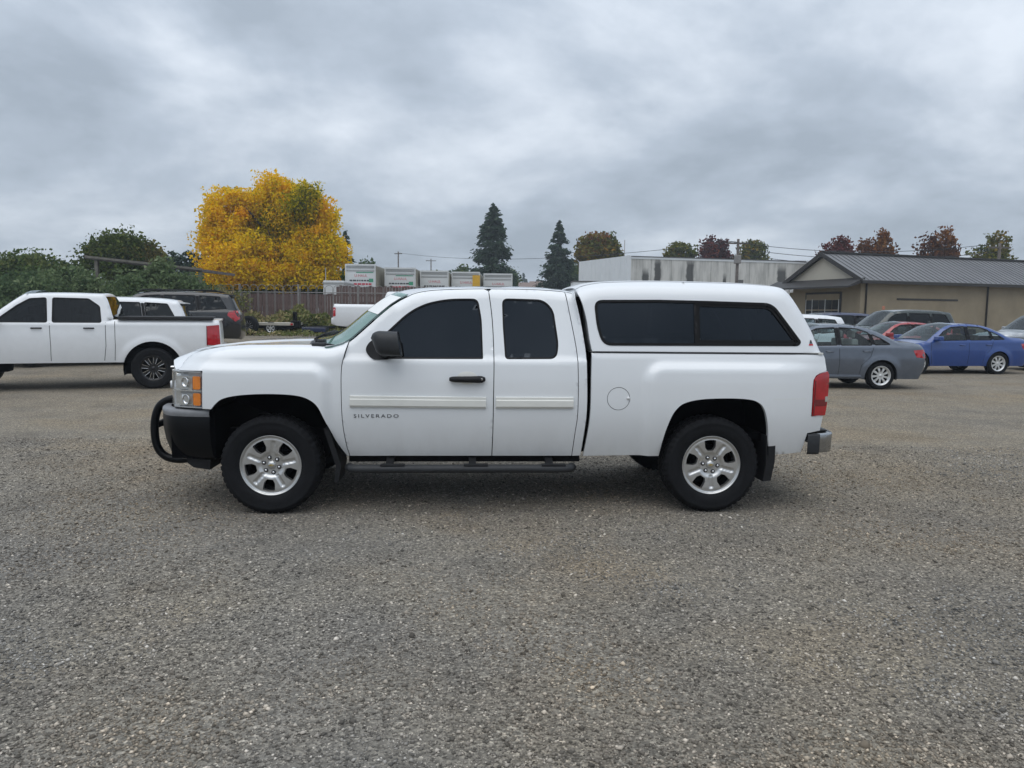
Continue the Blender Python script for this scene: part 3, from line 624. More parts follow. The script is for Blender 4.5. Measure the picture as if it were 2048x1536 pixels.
MB().box(-Ls, -1.6, 3.6, 3.7, -0.3, 2.6).build('wall', 'shed_wall', shed)

# ================================================================== white warehouse
def wall_mat(name, c0, c1, streaks):
    """Stained painted concrete; streaks: (along, half width, top) dark runs in the paint, in the wall's own metres."""
    m = bpy.data.materials.new(name); m.use_nodes = True; MATS[name] = m
    t = m.node_tree; b = t.nodes['Principled BSDF']; b.inputs['Roughness'].default_value = 0.8
    co = t.nodes.new('ShaderNodeTexCoord'); sp = t.nodes.new('ShaderNodeSeparateXYZ')
    geo = t.nodes.new('ShaderNodeNewGeometry')
    if streaks: at_ = t.nodes.new('ShaderNodeAttribute'); at_.attribute_name = 'wall'; src = at_.outputs['Vector']
    else: src = co.outputs['Object']
    t.links.new(src, sp.inputs[0])
    mp = t.nodes.new('ShaderNodeMapping'); mp.inputs['Scale'].default_value = (1.6, 1.6, 0.22); t.links.new(src, mp.inputs[0])
    n = t.nodes.new('ShaderNodeTexNoise'); n.inputs['Scale'].default_value = 1.1; n.inputs['Detail'].default_value = 8; n.inputs['Roughness'].default_value = 0.7; t.links.new(mp.outputs[0], n.inputs[0])
    r = t.nodes.new('ShaderNodeValToRGB'); t.links.new(n.outputs[0], r.inputs[0]); r.color_ramp.elements[0].position = 0.34; r.color_ramp.elements[1].position = 0.56
    r.color_ramp.elements[0].color = (*c0, 1); r.color_ramp.elements[1].color = (*c1, 1); col = r.outputs[0]
    def M_(op, a, b_=None, c=None, clamp=False):
        q = t.nodes.new('ShaderNodeMath'); q.operation = op; q.use_clamp = clamp
        for i, v in enumerate((a, b_, c)):
            if v is None: continue
            if isinstance(v, (int, float)): q.inputs[i].default_value = v
            else: t.links.new(v, q.inputs[i])
        return q.outputs[0]
    wob = t.nodes.new('ShaderNodeTexNoise'); wob.inputs['Scale'].default_value = 2.2; wob.inputs['Detail'].default_value = 5; t.links.new(src, wob.inputs[0])
    tot = None
    for (x, hw, ztop) in streaks:
        d = M_('ABSOLUTE', M_('SUBTRACT', sp.outputs[0], x)); d = M_('ADD', d, M_('MULTIPLY', M_('SUBTRACT', wob.outputs[0], 0.5), hw * 1.0))
        f = M_('SUBTRACT', 1.0, M_('DIVIDE', d, hw), clamp=True); f = M_('MULTIPLY', f, 3.0, clamp=True)
        g_ = M_('MULTIPLY', M_('SUBTRACT', ztop, sp.outputs[2]), 1.4, clamp=True); f = M_('MULTIPLY', f, g_)
        tot = f if tot is None else M_('MAXIMUM', tot, f)
    if tot is not None:
        mx_ = t.nodes.new('ShaderNodeMix'); mx_.data_type = 'RGBA'; t.links.new(M_('MULTIPLY', tot, 0.88), mx_.inputs['Factor']); t.links.new(col, mx_.inputs['A']); mx_.inputs['B'].default_value = (0.03, 0.031, 0.03, 1); col = mx_.outputs['Result']
    t.links.new(col, b.inputs['Base Color']); return m
C0 = at(1255, 511, 68.0); C1 = at(1612, 522, 72.4); CL = at(1158, 523, 76.5)
wv = Vector((C1.x - C0.x, C1.y - C0.y, 0)); wl = wv.length; wa = math.atan2(wv.y, wv.x); HW = C0.z
wh_ = tag(empty('warehouse', (C0.x, C0.y, 0), wa), 'long white flat-roofed warehouse with black stains down its front', 'warehouse')
k_ = wl / (1612 - 1255)
wall_mat('warehouse_front', (0.33, 0.33, 0.31), (0.58, 0.575, 0.545), [((u - 1255) * k_, w2, zt) for u, w2, zt in ((1290, 0.36, 5.9), (1313, 0.36, 6.9), (1376, 0.46, 6.9), (1445, 0.20, 5.6), (1562, 0.55, 6.5))])
mat('warehouse_white', (0.66, 0.69, 0.71), 0.6, var=0.05, vscale=0.6); mat('flashing', (0.10, 0.10, 0.10), 0.6, var=0.2)
npan = 9
for k in range(npan):
    x0 = 0.35 + k * (wl - 0.35) / npan; x1 = 0.35 + (k + 1) * (wl - 0.35) / npan - 0.03
    for z0, z1 in ((0.0, 3.98), (4.02, HW - 0.28)):
        o = MB().box(x0, x1, 0.0, 0.2, z0, z1).build('wall_panel', 'warehouse_front', wh_)
        at2 = o.data.attributes.new('wall', 'FLOAT_VECTOR', 'POINT'); at2.data.foreach_set('vector', [c for v in o.data.vertices for c in v.co])
MB().box(0.2, wl + 0.1, 0.03, 0.3, 0, HW - 0.25).build('wall_core', 'flashing', wh_)
MB().box(0.0, 0.345, -0.04, 0.3, 0, HW + 0.02).build('corner_column', 'warehouse_white', wh_)
MB().box(0.35, wl, -0.05, 0.25, HW - 0.275, HW - 0.10).build('parapet', 'warehouse_white', wh_)
MB().box(0.35, wl, -0.08, 0.30, HW - 0.095, HW - 0.02).build('coping', 'flashing', wh_)
lv = Vector((CL.x - C0.x, CL.y - C0.y, 0)); lv.rotate(Matrix.Rotation(-wa, 3, 'Z')); ll = lv.length; la = math.atan2(lv.y, lv.x)
sw = MB().box(0.05, ll, -0.2, -0.0, 0, HW - 0.02).build('side_wall', 'warehouse_white', wh_); sw.rotation_euler = (0, 0, la)
ngv = int(ll / 0.9)
for k in range(ngv):
    q = MB().box(0.3 + k * 0.9, 0.33 + k * 0.9, 0.0, 0.025, 0, HW - 0.05).build('wall_rib', 'warehouse_white', wh_); q.rotation_euler = (0, 0, la)
MB().add([(0.2, 0.1, HW - 0.35), (wl, 0.1, HW - 0.35), (wl + lv.x, lv.y, HW - 0.35), (lv.x, lv.y, HW - 0.35)], [(0, 1, 2, 3)]).build('roof', 'flashing', wh_)
MB().box(wl - 0.02, wl, 0.1, 9.0, 0, HW - 0.05).build('end_wall', 'warehouse_white', wh_)
MB().box(wl * 0.60, wl * 0.60 + 0.7, -0.03, 0.0, 4.25, 4.95).build('vent', 'flashing', wh_)
A0 = at(1592, 521, 80); A1 = at(1700, 527, 83)
an = tag(empty('shed_building', (A0.x, A0.y, 0)), 'plain pale metal building between the warehouse and the tan gable', 'building')
MB().box(0, A1.x - A0.x + 6, 0, 10, 0, A0.z - 0.3).build('wall', 'warehouse_white', an); MB().box(-0.1, A1.x - A0.x + 6.1, -0.15, 10.1, A0.z - 0.296, A0.z).build('roof', mat('pale_roof', (0.58, 0.60, 0.62), 0.5, var=0.05), an)
W0 = at(1146, 562, 62); W1 = at(1255, 572, 62)
lw = tag(empty('container', (W0.x, 62, 0)), 'low white storage container in front of the warehouse side', 'container')
MB().box(0, 6.0, 0, 2.4, 0.15, W0.z, 0.02).build('box', 'warehouse_white', lw); MB().box(-0.03, 6.03, -0.03, 2.43, W0.z - 0.09, W0.z + 0.02).build('top_frame', 'flashing', lw)
for x in np.arange(0.3, 5.9, 0.3): MB().box(x, x + 0.10, -0.03, 0.0, 0.25, W0.z - 0.1).build('corrugation', 'warehouse_white', lw)

# ================================================================== tan building with the gable
mat('tan_wall', (0.255, 0.212, 0.145), 0.8, var=0.12, vscale=0.9); mat('gable_cream', (0.47, 0.44, 0.37), 0.8, var=0.05, vscale=1.0); mat('dark_trim', (0.030, 0.028, 0.027), 0.6, var=0.2)
mat('metal_roof', (0.19, 0.19, 0.195), 0.42, 0.35, var=0.12, vscale=0.8); mat('dark_glass', (0.008, 0.009, 0.011), 0.12, var=0.2); mat('frame_white', (0.55, 0.56, 0.56), 0.5, var=0.1)
GC = at(1723, 557, 42.0); GL = at(1580, 563, 47.6); GA = at(1659, 513, 44.9)
gv = Vector((GL.x - GC.x, GL.y - GC.y, 0)); gl_ = gv.length; ga = math.atan2(gv.y, gv.x)
# local frame: x along the gable wall from the near corner to the left end, y into the building (to the right)
tb = tag(empty('tan_building', (GC.x, GC.y, 0), ga), 'tan building with cream gable and dark grey metal roof', 'building')
EZ = GC.z; RZ = GA.z + 0.1; LB = 17.0; sy = -1
MB().prism([(0, 0), (gl_, 0), (gl_, EZ), (0, EZ)], -0.25, 0.0).build('gable_wall', 'tan_wall', tb)
MB().prism([(0.05, EZ + 0.02), (gl_ - 0.05, EZ + 0.02), (gl_ / 2, RZ - 0.12)], -0.20, 0.03).build('gable_face', 'gable_cream', tb)
MB().box(0.0, 0.25, -LB, -0.25, 0, EZ).build('side_wall', 'tan_wall', tb); MB().box(gl_ - 0.25, gl_, -LB, -0.25, 0, EZ).build('side_wall', 'tan_wall', tb); MB().box(0.25, gl_ - 0.25, -LB, -LB + 0.25, 0, EZ).build('back_wall', 'tan_wall', tb)
ov = 0.35; sl = (RZ - EZ) / (gl_ / 2)
for s in (0, 1):
    X = (lambda x: x) if s == 0 else (lambda x: gl_ - x)
    e0_, e1_ = -ov, gl_ / 2
    rf = MB().prism([(X(e0_), EZ - ov * sl), (X(e1_), RZ), (X(e1_), RZ + 0.09), (X(e0_), EZ - ov * sl + 0.09)], -LB - 0.3, 0.25).build('roof_slope', 'metal_roof', tb)
    rib = None
    for k in range(44):
        y = 0.2 - k * 0.4
        if rib is None: rib = MB().prism([(X(e0_), EZ - ov * sl + 0.09), (X(e1_), RZ + 0.09), (X(e1_), RZ + 0.135), (X(e0_), EZ - ov * sl + 0.135)], -0.02, 0.02).build('roof_rib', 'metal_roof', rf, False, (0, y, 0))
        else: dup(rib, rf, (0, y, 0))
    MB().prism([(X(e0_ - 0.02), EZ - ov * sl - 0.12), (X(e1_), RZ - 0.12), (X(e1_), RZ + 0.15), (X(e0_ - 0.02), EZ - ov * sl + 0.15)], 0.252, 0.31).build('barge_board', 'dark_trim', tb)
    MB().box(min(X(e0_ - 0.10), X(e0_)) , max(X(e0_ - 0.10), X(e0_)), -LB - 0.3, 0.30, EZ - ov * sl - 0.10, EZ - ov * sl + 0.06).build('gutter', 'dark_trim', tb)
MB().box(gl_ / 2 - 0.14, gl_ / 2 + 0.14, -LB - 0.3, 0.26, RZ + 0.10, RZ + 0.19).build('ridge_cap', 'dark_trim', tb)
# pent roof across the gable foot and the big door under it
MB().prism([(0.03, EZ + 0.05), (1.15, EZ - 0.42), (1.15, EZ - 0.52), (0.03, EZ - 0.20)], -0.3, gl_ + 1.2, 'x').build('pent_roof', 'dark_trim', tb)
dx0, dx1, dz1 = gl_ * 0.26, gl_ * 0.72, at(1660, 588, 44).z
MB().box(dx0 - 0.12, dx1 + 0.12, 0.002, 0.05, 0, dz1 + 0.12).build('door_surround', 'dark_trim', tb)
gd = MB().box(dx0, dx1, 0.052, 0.075, 0, dz1).build('garage_door', 'tan_wall', tb)
pw = (dx1 - dx0) / 5
for r in range(2):
    for k in range(5): MB().box(dx0 + k * pw + 0.015, dx0 + (k + 1) * pw - 0.015, 0.077, 0.085, dz1 - 0.95 - r * 0.62 + 0.05, dz1 - 0.35 - r * 0.62).build('pane', 'dark_glass', gd)
for k in (0, 2, 4, 5): MB().box(dx0 + k * pw - 0.02, dx0 + k * pw + 0.02, 0.077, 0.10, 0, dz1 - 0.3).build('mullion', 'frame_white', gd)
MB().box(-0.03, -0.002, -7.2, -2.6, EZ - 1.15, EZ - 1.05).build('wall_ledge', 'dark_trim', tb)
for yy in (-0.35, -9.5): MB().tube([(-0.05, yy, 0.1), (-0.05, yy, EZ - 0.25), (-0.32, yy, EZ - 0.12)], 0.05, 8).build('downpipe', 'dark_trim', tb, True)
for k in range(2):
    f_ = MB(); f_.box(gl_ * 0.70 + k * 0.45, gl_ * 0.70 + k * 0.45 + 0.16, 1.16, 1.30, EZ - 0.72, EZ - 0.54, 0.02); f_.tube([(gl_ * 0.70 + k * 0.45 + 0.08, 1.10, EZ - 0.50), (gl_ * 0.70 + k * 0.45 + 0.08, 1.20, EZ - 0.58)], 0.025, 8); f_.build('floodlight', 'frame_white', tb)

# ================================================================== poles, wires, far houses
mat('pole_wood', (0.10, 0.085, 0.075), 0.9, var=0.3, vscale=3); mat('wire_black', (0.03, 0.03, 0.035), 0.7, var=0.1)
def pole(name, label, u, vtop, depth, r, arm=0.0, arms=1, mt='pole_wood', cat='utility pole'):
    B = gp(u, depth); T = at(u, vtop, depth); t = tag(empty(name, B), label, cat); h = T.z - B[2]
    MB().tube([(0, 0, -0.2), (0, 0, h)], [r, r * 0.7], 10).build('pole', mt, t, True)
    for k in range(arms if arm else 0):
        z = h - 0.35 - k * 0.7; MB().box(-arm, arm, -0.08, 0.03, z - 0.06, z + 0.06).build('crossarm', mt, t)
        for x in (-arm * 0.9, -arm * 0.35, arm * 0.35, arm * 0.9): MB().tube([(x, -0.02, z + 0.05), (x, -0.02, z + 0.20)], 0.04, 6).build('insulator', 'frame_white', t, True)
    return t, T
_, T1 = pole('utility_pole', 'wooden utility pole with crossarm in front of the warehouse', 1471, 478, 62, 0.15, 0.85)
MB().box(-0.25, 0.25, -0.22, 0.22, T1.z - 2.0, T1.z - 1.3, 0.05).build('transformer', 'fence_grey', _)
_, T2 = pole('utility_pole', 'thin utility pole above the second box truck', 797, 503, 120, 0.14, 0.6)
_, T3 = pole('utility_pole', 'small distant utility pole above the third box truck', 862, 518, 150, 0.15, 1.0)
_, T4 = pole('utility_pole', 'pole beyond the right edge carrying the wires over the tan building', 1990, 486, 58, 0.15, 0.85)
pole('flagpole', 'slim grey mast at the corner of the warehouse roof', 1246, 480, 74, 0.05, mt='fence_grey', cat='mast')
def wire(label, a, b, sag):
    pts = [tuple(a.lerp(b, t) - Vector((0, 0, 4 * sag * t * (1 - t)))) for t in np.linspace(0, 1, 24)]
    tag(MB().tube(pts, 0.022, 5).build('power_line', 'wire_black', None, True), label, 'power line', 'wires between the utility poles')
for dx, dz, w_ in ((-0.7, 0.0, 'highest'), (0.0, -0.55, 'middle'), (0.6, -1.1, 'lowest')):
    wire('%s thin wire running right from the pole by the warehouse over the tan building' % w_, T1 + Vector((dx, 0, dz - 0.15)), T4 + Vector((dx, 0, dz - 0.15)), 0.7)
wire('faint wire running from the pole by the warehouse to the thin pole on the left', T1 + Vector((0, 0, -0.2)), T2 + Vector((0, 0, -0.2)), 1.2)
def house(label, u0, u1, v0, depth, wall, roofm):
    B = gp(u0, depth); x1 = at(u1, 600, depth).x - B[0]; h = at(u0, v0, depth).z - B[2]
    t = tag(empty('house', B), label, 'house', 'far houses on the horizon')
    MB().box(0, x1, 0, 7, 0, h * 0.72).build('wall', wall, t); MB().prism([(-0.4, h * 0.72), (7.4, h * 0.72), (3.5, h)], -0.3, x1 + 0.3, 'x').build('roof', roofm, t)
    for k in range(3): MB().box(x1 * (0.18 + 0.28 * k), x1 * (0.18 + 0.28 * k) + 0.9, -0.03, 0.0, h * 0.36, h * 0.60).build('window', 'dark_glass', t)
mat('house_pale', (0.55, 0.53, 0.50), 0.8, var=0.05); mat('house_roof', (0.20, 0.15, 0.13), 0.8, var=0.2)
house('pale little house right of the last box truck', 1034, 1058, 563, 125, 'house_pale', 'house_roof'); house('small cream house just left of the shorter fir', 1062, 1086, 561, 135, 'gable_cream', 'house_roof')
# ================================================================== the white pickup with its canopy
TW = 2.0                                     # body width; local x runs to the tail, y away from the lens, z up
truck = tag(empty('pickup_truck', (-1.965, 5.93, 0), R_(3.2)),
            'large white extended-cab pickup with canopy over its bed, side-on in the middle of the gravel', 'pickup truck')
HOODLINE = [(-0.95, 1.150), (-0.76, 1.172), (-0.72, 1.235), (-0.64, 1.297), (-0.46, 1.348), (-0.22, 1.376), (0.09, 1.384), (0.36, 1.384), (0.448, 1.380), (0.539, 1.392), (0.645, 1.432)]
ROOFLINE = [(0.448, 1.362), (0.539, 1.378), (0.645, 1.422), (0.771, 1.532), (0.888, 1.640), (1.007, 1.738), (1.10, 1.792), (1.175, 1.826), (1.34, 1.853), (1.70, 1.868), (2.12, 1.868), (2.38, 1.855), (2.52, 1.832)]
_hl = spl(HOODLINE, 6); _rl = spl(ROOFLINE, 6)
zhood = lambda X: interp(X, _hl)
zroof = lambda X: interp(X, _rl)
def curl(d, R, k=1.0):
    if d >= R: return 0.0
    d = max(d, 0.0); return k * (R - math.sqrt(max(0.0, R * R - (R - d) ** 2)))
def boxsdf(x, z, x0, x1, z1, r):
    qx = abs(x - (x0 + x1) / 2) - (x1 - x0) / 2 + r; qz = z - z1 + r
    return math.hypot(max(qx, 0), max(qz, 0)) + min(max(qx, qz), 0) - r
def y_low(X, Z):
    y = 0.040 + 0.085 * max(0.0, (0.97 - Z) / 0.50) ** 2 + 0.018 * max(0.0, (Z - 1.0) / 0.3) ** 2
    return y
def bulge(X, Z):
    a = 1 - sstep(-0.045, 0.040, boxsdf(X, Z, -1.6, 0.475, 1.215, 0.13))
    b = (1 - sstep(-0.045, 0.040, boxsdf(X, Z, 3.085, 5.4, 1.245, 0.14))) * (1 - 0.75 * sstep(4.15, 4.55, X))
    return 0.046 * max(a, b)
def y_fender(X, Z):
    y = y_low(X, min(Z, 1.2)) - bulge(X, Z)
    y += curl(zhood(X) - Z, 0.15, 0.85)
    return y + 0.55 * max(0.0, -0.40 - X) ** 1.5
def y_bed(X, Z):
    y = y_low(X, Z) - bulge(X, Z) + curl(1.345 - Z, 0.035, 0.8)
    return y + 0.75 * max(0.0, X - 4.36) ** 2
def y_cab(X, Z):
    if Z <= 1.262: y = y_low(X, Z)
    else: y = y_low(X, 1.262) + 0.022 * sstep(1.262, 1.292, Z) + max(0.0, Z - 1.28) * 0.275
    y += curl(zroof(X) - Z, 0.085, 0.9) if X > 1.0 else curl(zroof(X) - Z, 0.05, 0.6)
    return y + 0.5 * max(0.0, X - 2.40) ** 2
ROOF_CAP = spl([(2.50, 1.853), (2.56, 1.888), (2.66, 1.912), (2.80, 1.926), (3.2, 1.937), (3.86, 1.930), (4.15, 1.916), (4.26, 1.903), (4.325, 1.872), (4.40, 1.782), (4.515, 1.590), (4.625, 1.352)], 6)
def d_cap(X, Z):
    q = np.array(ROOF_CAP); a = q[:-1]; b = q[1:]; p = np.array((X, Z)); ab = b - a
    t = np.clip(((p - a) * ab).sum(1) / (ab * ab).sum(1), 0, 1); return float(np.sqrt(((a + ab * t[:, None] - p) ** 2).sum(1)).min())
def y_cap(X, Z):
    y = 0.075 + (Z - 1.34) * 0.21 + curl(d_cap(X, Z), 0.13, 0.95)
    return y + 0.35 * max(0.0, X - 4.3) ** 2
def fm(fy, off=0.0): return lambda X, Z: (X, fy(X, Z) + off, Z)
MIRROR = dict(loc=(0, TW, 0), scale=(1, -1, 1))
far_side = []

# --- front fender
ARCH_F = spl([(0.612, 0.468), (0.53, 0.60), (0.468, 0.745), (0.410, 0.880), (0.345, 0.943), (0.25, 0.977), (0.10, 0.990), (-0.08, 0.989), (-0.24, 0.975), (-0.345, 0.948), (-0.40, 0.905), (-0.432, 0.866)], 5)
DOOR_F = spl([(0.640, 0.466), (0.616, 0.570), (0.595, 0.740), (0.588, 0.944), (0.590, 1.187), (0.612, 1.300), (0.640, 1.400), (0.645, 1.432)], 5)
fo = ARCH_F[::-1] + DOOR_F
top = [(x, zhood(x)) for x in np.linspace(0.62, -0.755, 48)]
fo = fo + top + [(-0.758, 1.168), (-0.500, 1.172), (-0.508, 0.868)]
fender = panel('front_fender', inset(resample(fo, 0.02), 0.003), fm(y_fender), 'white_paint', truck, step=0.028, thick=0.03); far_side.append(fender)
# --- headlight
HL = rpoly([(-0.775, 1.166), (-0.503, 1.167), (-0.512, 0.872), (-0.780, 0.872)], 0.012)
yh = lambda X, Z: y_fender(X, min(Z, 1.1))
hl = panel('headlight', HL, fm(yh, 0.045), 'lamp_grey', truck, step=0.04, thick=0.05)
panel('reflector', rpoly([(-0.725, 1.125), (-0.60, 1.125), (-0.60, 1.015), (-0.735, 1.025)], 0.015), fm(yh, 0.030), 'lamp_silver', hl, step=0.03, thick=0.02)
panel('reflector', rpoly([(-0.715, 0.978), (-0.60, 0.985), (-0.60, 0.890), (-0.735, 0.890)], 0.015), fm(yh, 0.030), 'lamp_silver', hl, step=0.03, thick=0.02)
for z0, z1 in ((1.022, 1.128), (0.892, 0.992)):
    panel('side_marker', rpoly([(-0.588, z0), (-0.524, z0), (-0.524, z1), (-0.588, z1)], 0.014), fm(yh, 0.012), 'amber_lens', hl, step=0.03, thick=0.03)
for z0, z1, dx in ((1.035, 1.118, 0), (0.90, 0.972, 0.006)):                       # projector bowls
    b = MB(); b.lathe([(0.001, 0.03), (0.02, 0.024), (0.034, 0.006), (0.040, 0.0), (0.043, 0.004)], 20); 
    q = b.build('bulb_bowl', 'chrome', hl, True, (-0.665 + dx, yh(-0.665, 1.0) + 0.012, (z0 + z1) / 2)); q.rotation_euler = (0, 0, R_(-35))
for z in (0.872, 1.006, 1.158):
    panel('trim_bar', [(-0.77, z), (-0.515, z), (-0.515, z + 0.010), (-0.77, z + 0.010)], fm(yh, 0.010), 'lamp_silver' if z > 1 and z < 1.1 else 'lamp_grey', hl, step=0.03, thick=0.03)
panel('lens', inset(HL, 0.002), fm(yh, 0.003), 'clear_lens', hl, step=0.03, thick=0)
far_side.append(hl)
# --- nose: everything across the front follows one plan curve
def xn(y): return -0.985 + 0.225 * min(1.0, abs(1.0 - y) / 0.865) ** 2.6
def fmn(off=0.0): return lambda y, z: (xn(y) + off + 0.05 * max(0, (z - 0.95)) ** 1.5, y, z)
for s in (0, 1):
    ys = lambda a: a if s == 0 else TW - a
    panel('headlight_front', [(ys(0.135), 0.875), (ys(0.50), 0.875), (ys(0.52), 1.150), (ys(0.135), 1.162)], fmn(0.012), 'lamp_silver', truck, step=0.06, thick=0.04, tdir=(1, 0, 0))
panel('grille', rpoly([(0.53, 0.83), (1.47, 0.83), (1.46, 1.165), (0.54, 1.165)], 0.03), fmn(0.05), 'dark_void', truck, step=0.08, thick=0.05, tdir=(1, 0, 0))
for z0 in (0.985,):
    panel('grille_bar', [(0.52, z0), (1.48, z0), (1.48, z0 + 0.06), (0.52, z0 + 0.06)], fmn(-0.012), 'white_paint', truck, step=0.05, thick=0.06, tdir=(1, 0, 0))
for z0 in (0.835, 1.155):
    panel('grille_frame', [(0.53, z0), (1.47, z0), (1.47, z0 + 0.018), (0.53, z0 + 0.018)], fmn(-0.010), 'chrome', truck, step=0.05, thick=0.06, tdir=(1, 0, 0))
for k in range(16):
    for z0 in (0.86, 1.052):
        y0 = 0.56 + k * 0.056; panel('grille_slat', [(y0, z0), (y0 + 0.014, z0), (y0 + 0.014, z0 + 0.10), (y0, z0 + 0.10)], fmn(0.02), 'badge_dark', truck, step=0.05, thick=0.02, tdir=(1, 0, 0))
panel('badge', [(0.90, 1.0), (0.965, 1.0), (0.965, 0.985), (1.035, 0.985), (1.035, 1.0), (1.10, 1.0), (1.085, 1.03), (1.035, 1.03), (1.035, 1.045), (0.965, 1.045), (0.965, 1.03), (0.915, 1.03)], fmn(-0.018), 'badge_gold', truck, step=0.05, thick=0.01, tdir=(1, 0, 0))
# --- hood
rows = []
HB = [(-0.985, 1.160), (-0.95, 1.195), (-0.88, 1.245), (-0.76, 1.293), (-0.6, 1.330), (-0.3, 1.368), (0.1, 1.388), (0.45, 1.395)]
for t in np.linspace(0, 1, 44):
    r = []
    for v in np.linspace(-1, 1, 41):
        xf = xn(1 + v * 0.80) + 0.02; xb = 0.42 - 0.20 * (1 - abs(v) ** 2.2)
        X = xf + (xb - xf) * t ** 1.2; Xc = min(max(X, -0.752), 0.44)
        ye = y_fender(Xc, zhood(Xc)) + 0.004; yy = 1.0 + v * (1 - ye)
        zb = interp(X, HB) + 0.010 * (1 - v * v) + 0.014 * (1 - sstep(0.40, 0.52, abs(v)))
        k = sstep(0.60, 1.0, abs(v)); ez = zhood(Xc) - 0.003 - 0.25 * max(0.0, -0.752 - X)
        r.append((X, yy, zb * (1 - k) + ez * k))
    rows.append(r)
hood = grid('hood', rows, 'white_paint', truck)
grid('hood_lip', [rows[0], [(x - 0.004, y, 1.150 + 0.4 * (z - 1.150)) for x, y, z in rows[0]], [(x + 0.03, y, 1.150) for x, y, z in rows[0]]], 'white_paint', truck)
# --- cowl, wipers, windscreen
cw = MB()
rows = []
for k, (dx, dz) in enumerate(((-0.06, 0.0), (0.0, 0.012), (0.10, 0.006), (0.20, -0.03))):
    rows.append([(0.42 - 0.20 * (1 - abs(v) ** 2.2) + dx, 1 + v * 0.855, 1.392 - 0.012 * abs(v) ** 3 + dz) for v in np.linspace(-1, 1, 25)])
cowl = grid('cowl_panel', rows, 'grey_plastic', truck)
b = MB(); b.box(0.335, 0.45, 0.135, 0.20, 1.355, 1.402, 0.012); b.box(0.37, 0.43, 0.19, 0.30, 1.385, 1.425, 0.01); b.build('cowl_end', 'grey_plastic', truck)
for y0 in (0.30, 1.0):
    b = MB(); b.tube([(0.36, y0, 1.40), (0.345, y0 + 0.01, 1.435), (0.40, y0 + 0.08, 1.462), (0.40, y0 + 0.55, 1.478)], 0.011, 8); b.tube([(0.415, y0 + 0.02, 1.452), (0.415, y0 + 0.60, 1.476)], 0.007, 6)
    b.tube([(0.355, y0, 1.375), (0.355, y0, 1.425)], 0.022, 10); b.build('wiper', 'black_plastic', truck, True)
PIL = [(x, zroof(x)) for x in np.linspace(0.455, 1.115, 26)]
def wspt(i, v, off=0.0):
    X, Z = PIL[i]; yp = y_cab(X, Z - 0.004) - 0.01; t = i / (len(PIL) - 1)
    bl = (0.235 - 0.06 * t) * (1 - abs(v) ** 2.3)
    return (X - bl * 0.92 - off * 0.6, 1 + v * (1 - yp), Z + bl * 0.22 + off * 0.8)
VS = list(np.linspace(-1, 1, 37))
wsc = grid('windscreen', [[wspt(i, v) for v in VS] for i in range(len(PIL))], 'wind_glass', truck)
ds = grid('sun_strip', [[wspt(i, v, 0.004) for v in np.linspace(-0.985, -0.50, 10)] for i in range(16, len(PIL) - 2)], 'sticker_white', wsc)
grid('windscreen_seal', [[wspt(i, v, 0.005) for v in (-1.0, -0.985)] for i in range(len(PIL))], 'rubber_seal', wsc)
grid('windscreen_seal', [[wspt(i, v, 0.005) for v in (1.0, 0.985)] for i in range(len(PIL))], 'rubber_seal', wsc)
# --- front door
DB = [(1.812, 0.466), (1.818, 0.700), (1.820, 0.949), (1.822, 1.288), (1.808, 1.600), (1.778, 1.838)]
DOORB = spl(DB, 5)
fd = DOOR_F[::-1][1:] if False else None
pill = [(x, zroof(x) - 0.012) for x in np.linspace(0.648, 1.74, 42)]
dout = DOOR_F[:-1] + pill + [(1.778, 1.838)] + DOORB[::-1][1:]
WIN_F = rpoly([(0.800, 1.335), (0.815, 1.400), (0.935, 1.484), (1.09, 1.632), (1.175, 1.690), (1.27, 1.733), (1.40, 1.762), (1.50, 1.772), (1.690, 1.774), (1.722, 1.60), (1.734, 1.280), (0.86, 1.276)], [0.02, 0.05, 0.05, 0.06, 0.06, 0.06, 0.06, 0.05, 0.05, 0.05, 0.012, 0.06])
door1 = panel('front_door', inset(resample(dout, 0.02), 0.0035), fm(y_cab), 'white_paint', truck, holes=[WIN_F], step=0.03, thick=0.03)
def window(name, outl, fy, parent, seal=0.014, m='tint_glass', depth=0.014):
    panel(name, inset(outl, seal - 0.004), fm(fy, depth), m, parent, step=0.05, thick=0)
    panel('window_seal', inset(outl, -0.001), fm(fy, depth - 0.009), 'rubber_seal', parent, holes=[inset(outl, seal)], step=0.05, thick=0.012)
window('window_glass', resample(WIN_F, 0.02), y_cab, door1)
def moulding(x0, x1, zt0, zt1, h, parent):
    prof = [(0.0, 0.004), (0.002, -0.014), (0.010, -0.019), (0.016, -0.024), (0.064, -0.024), (0.070, -0.015), (0.090, -0.015), (h, 0.004)]
    xs2 = [x0 + 0.002, x0 + 0.006] + list(np.linspace(x0 + 0.03, x1 - 0.03, 12)) + [x1 - 0.006, x1 - 0.002]
    rows = [[(X, y_cab(X, 0.93) + (o if 0 < i < len(xs2) - 1 else 0.004), zt0 + (zt1 - zt0) * (X - x0) / (x1 - x0) - h + z) for z, o in prof] for i, X in enumerate(xs2)]
    grid('moulding', rows, 'moulding_white', parent, smooth=False)
moulding(0.653, 1.764, 0.982, 0.974, 0.096, door1)
text_mesh('lettering', 'SILVERADO', 0.040, 'badge_dark', door1, lambda a, b, c: (0.683 + a, y_cab(0.9, 0.81) - 0.001 - c, 0.799 + b), space=1.35, xscale=1.40)
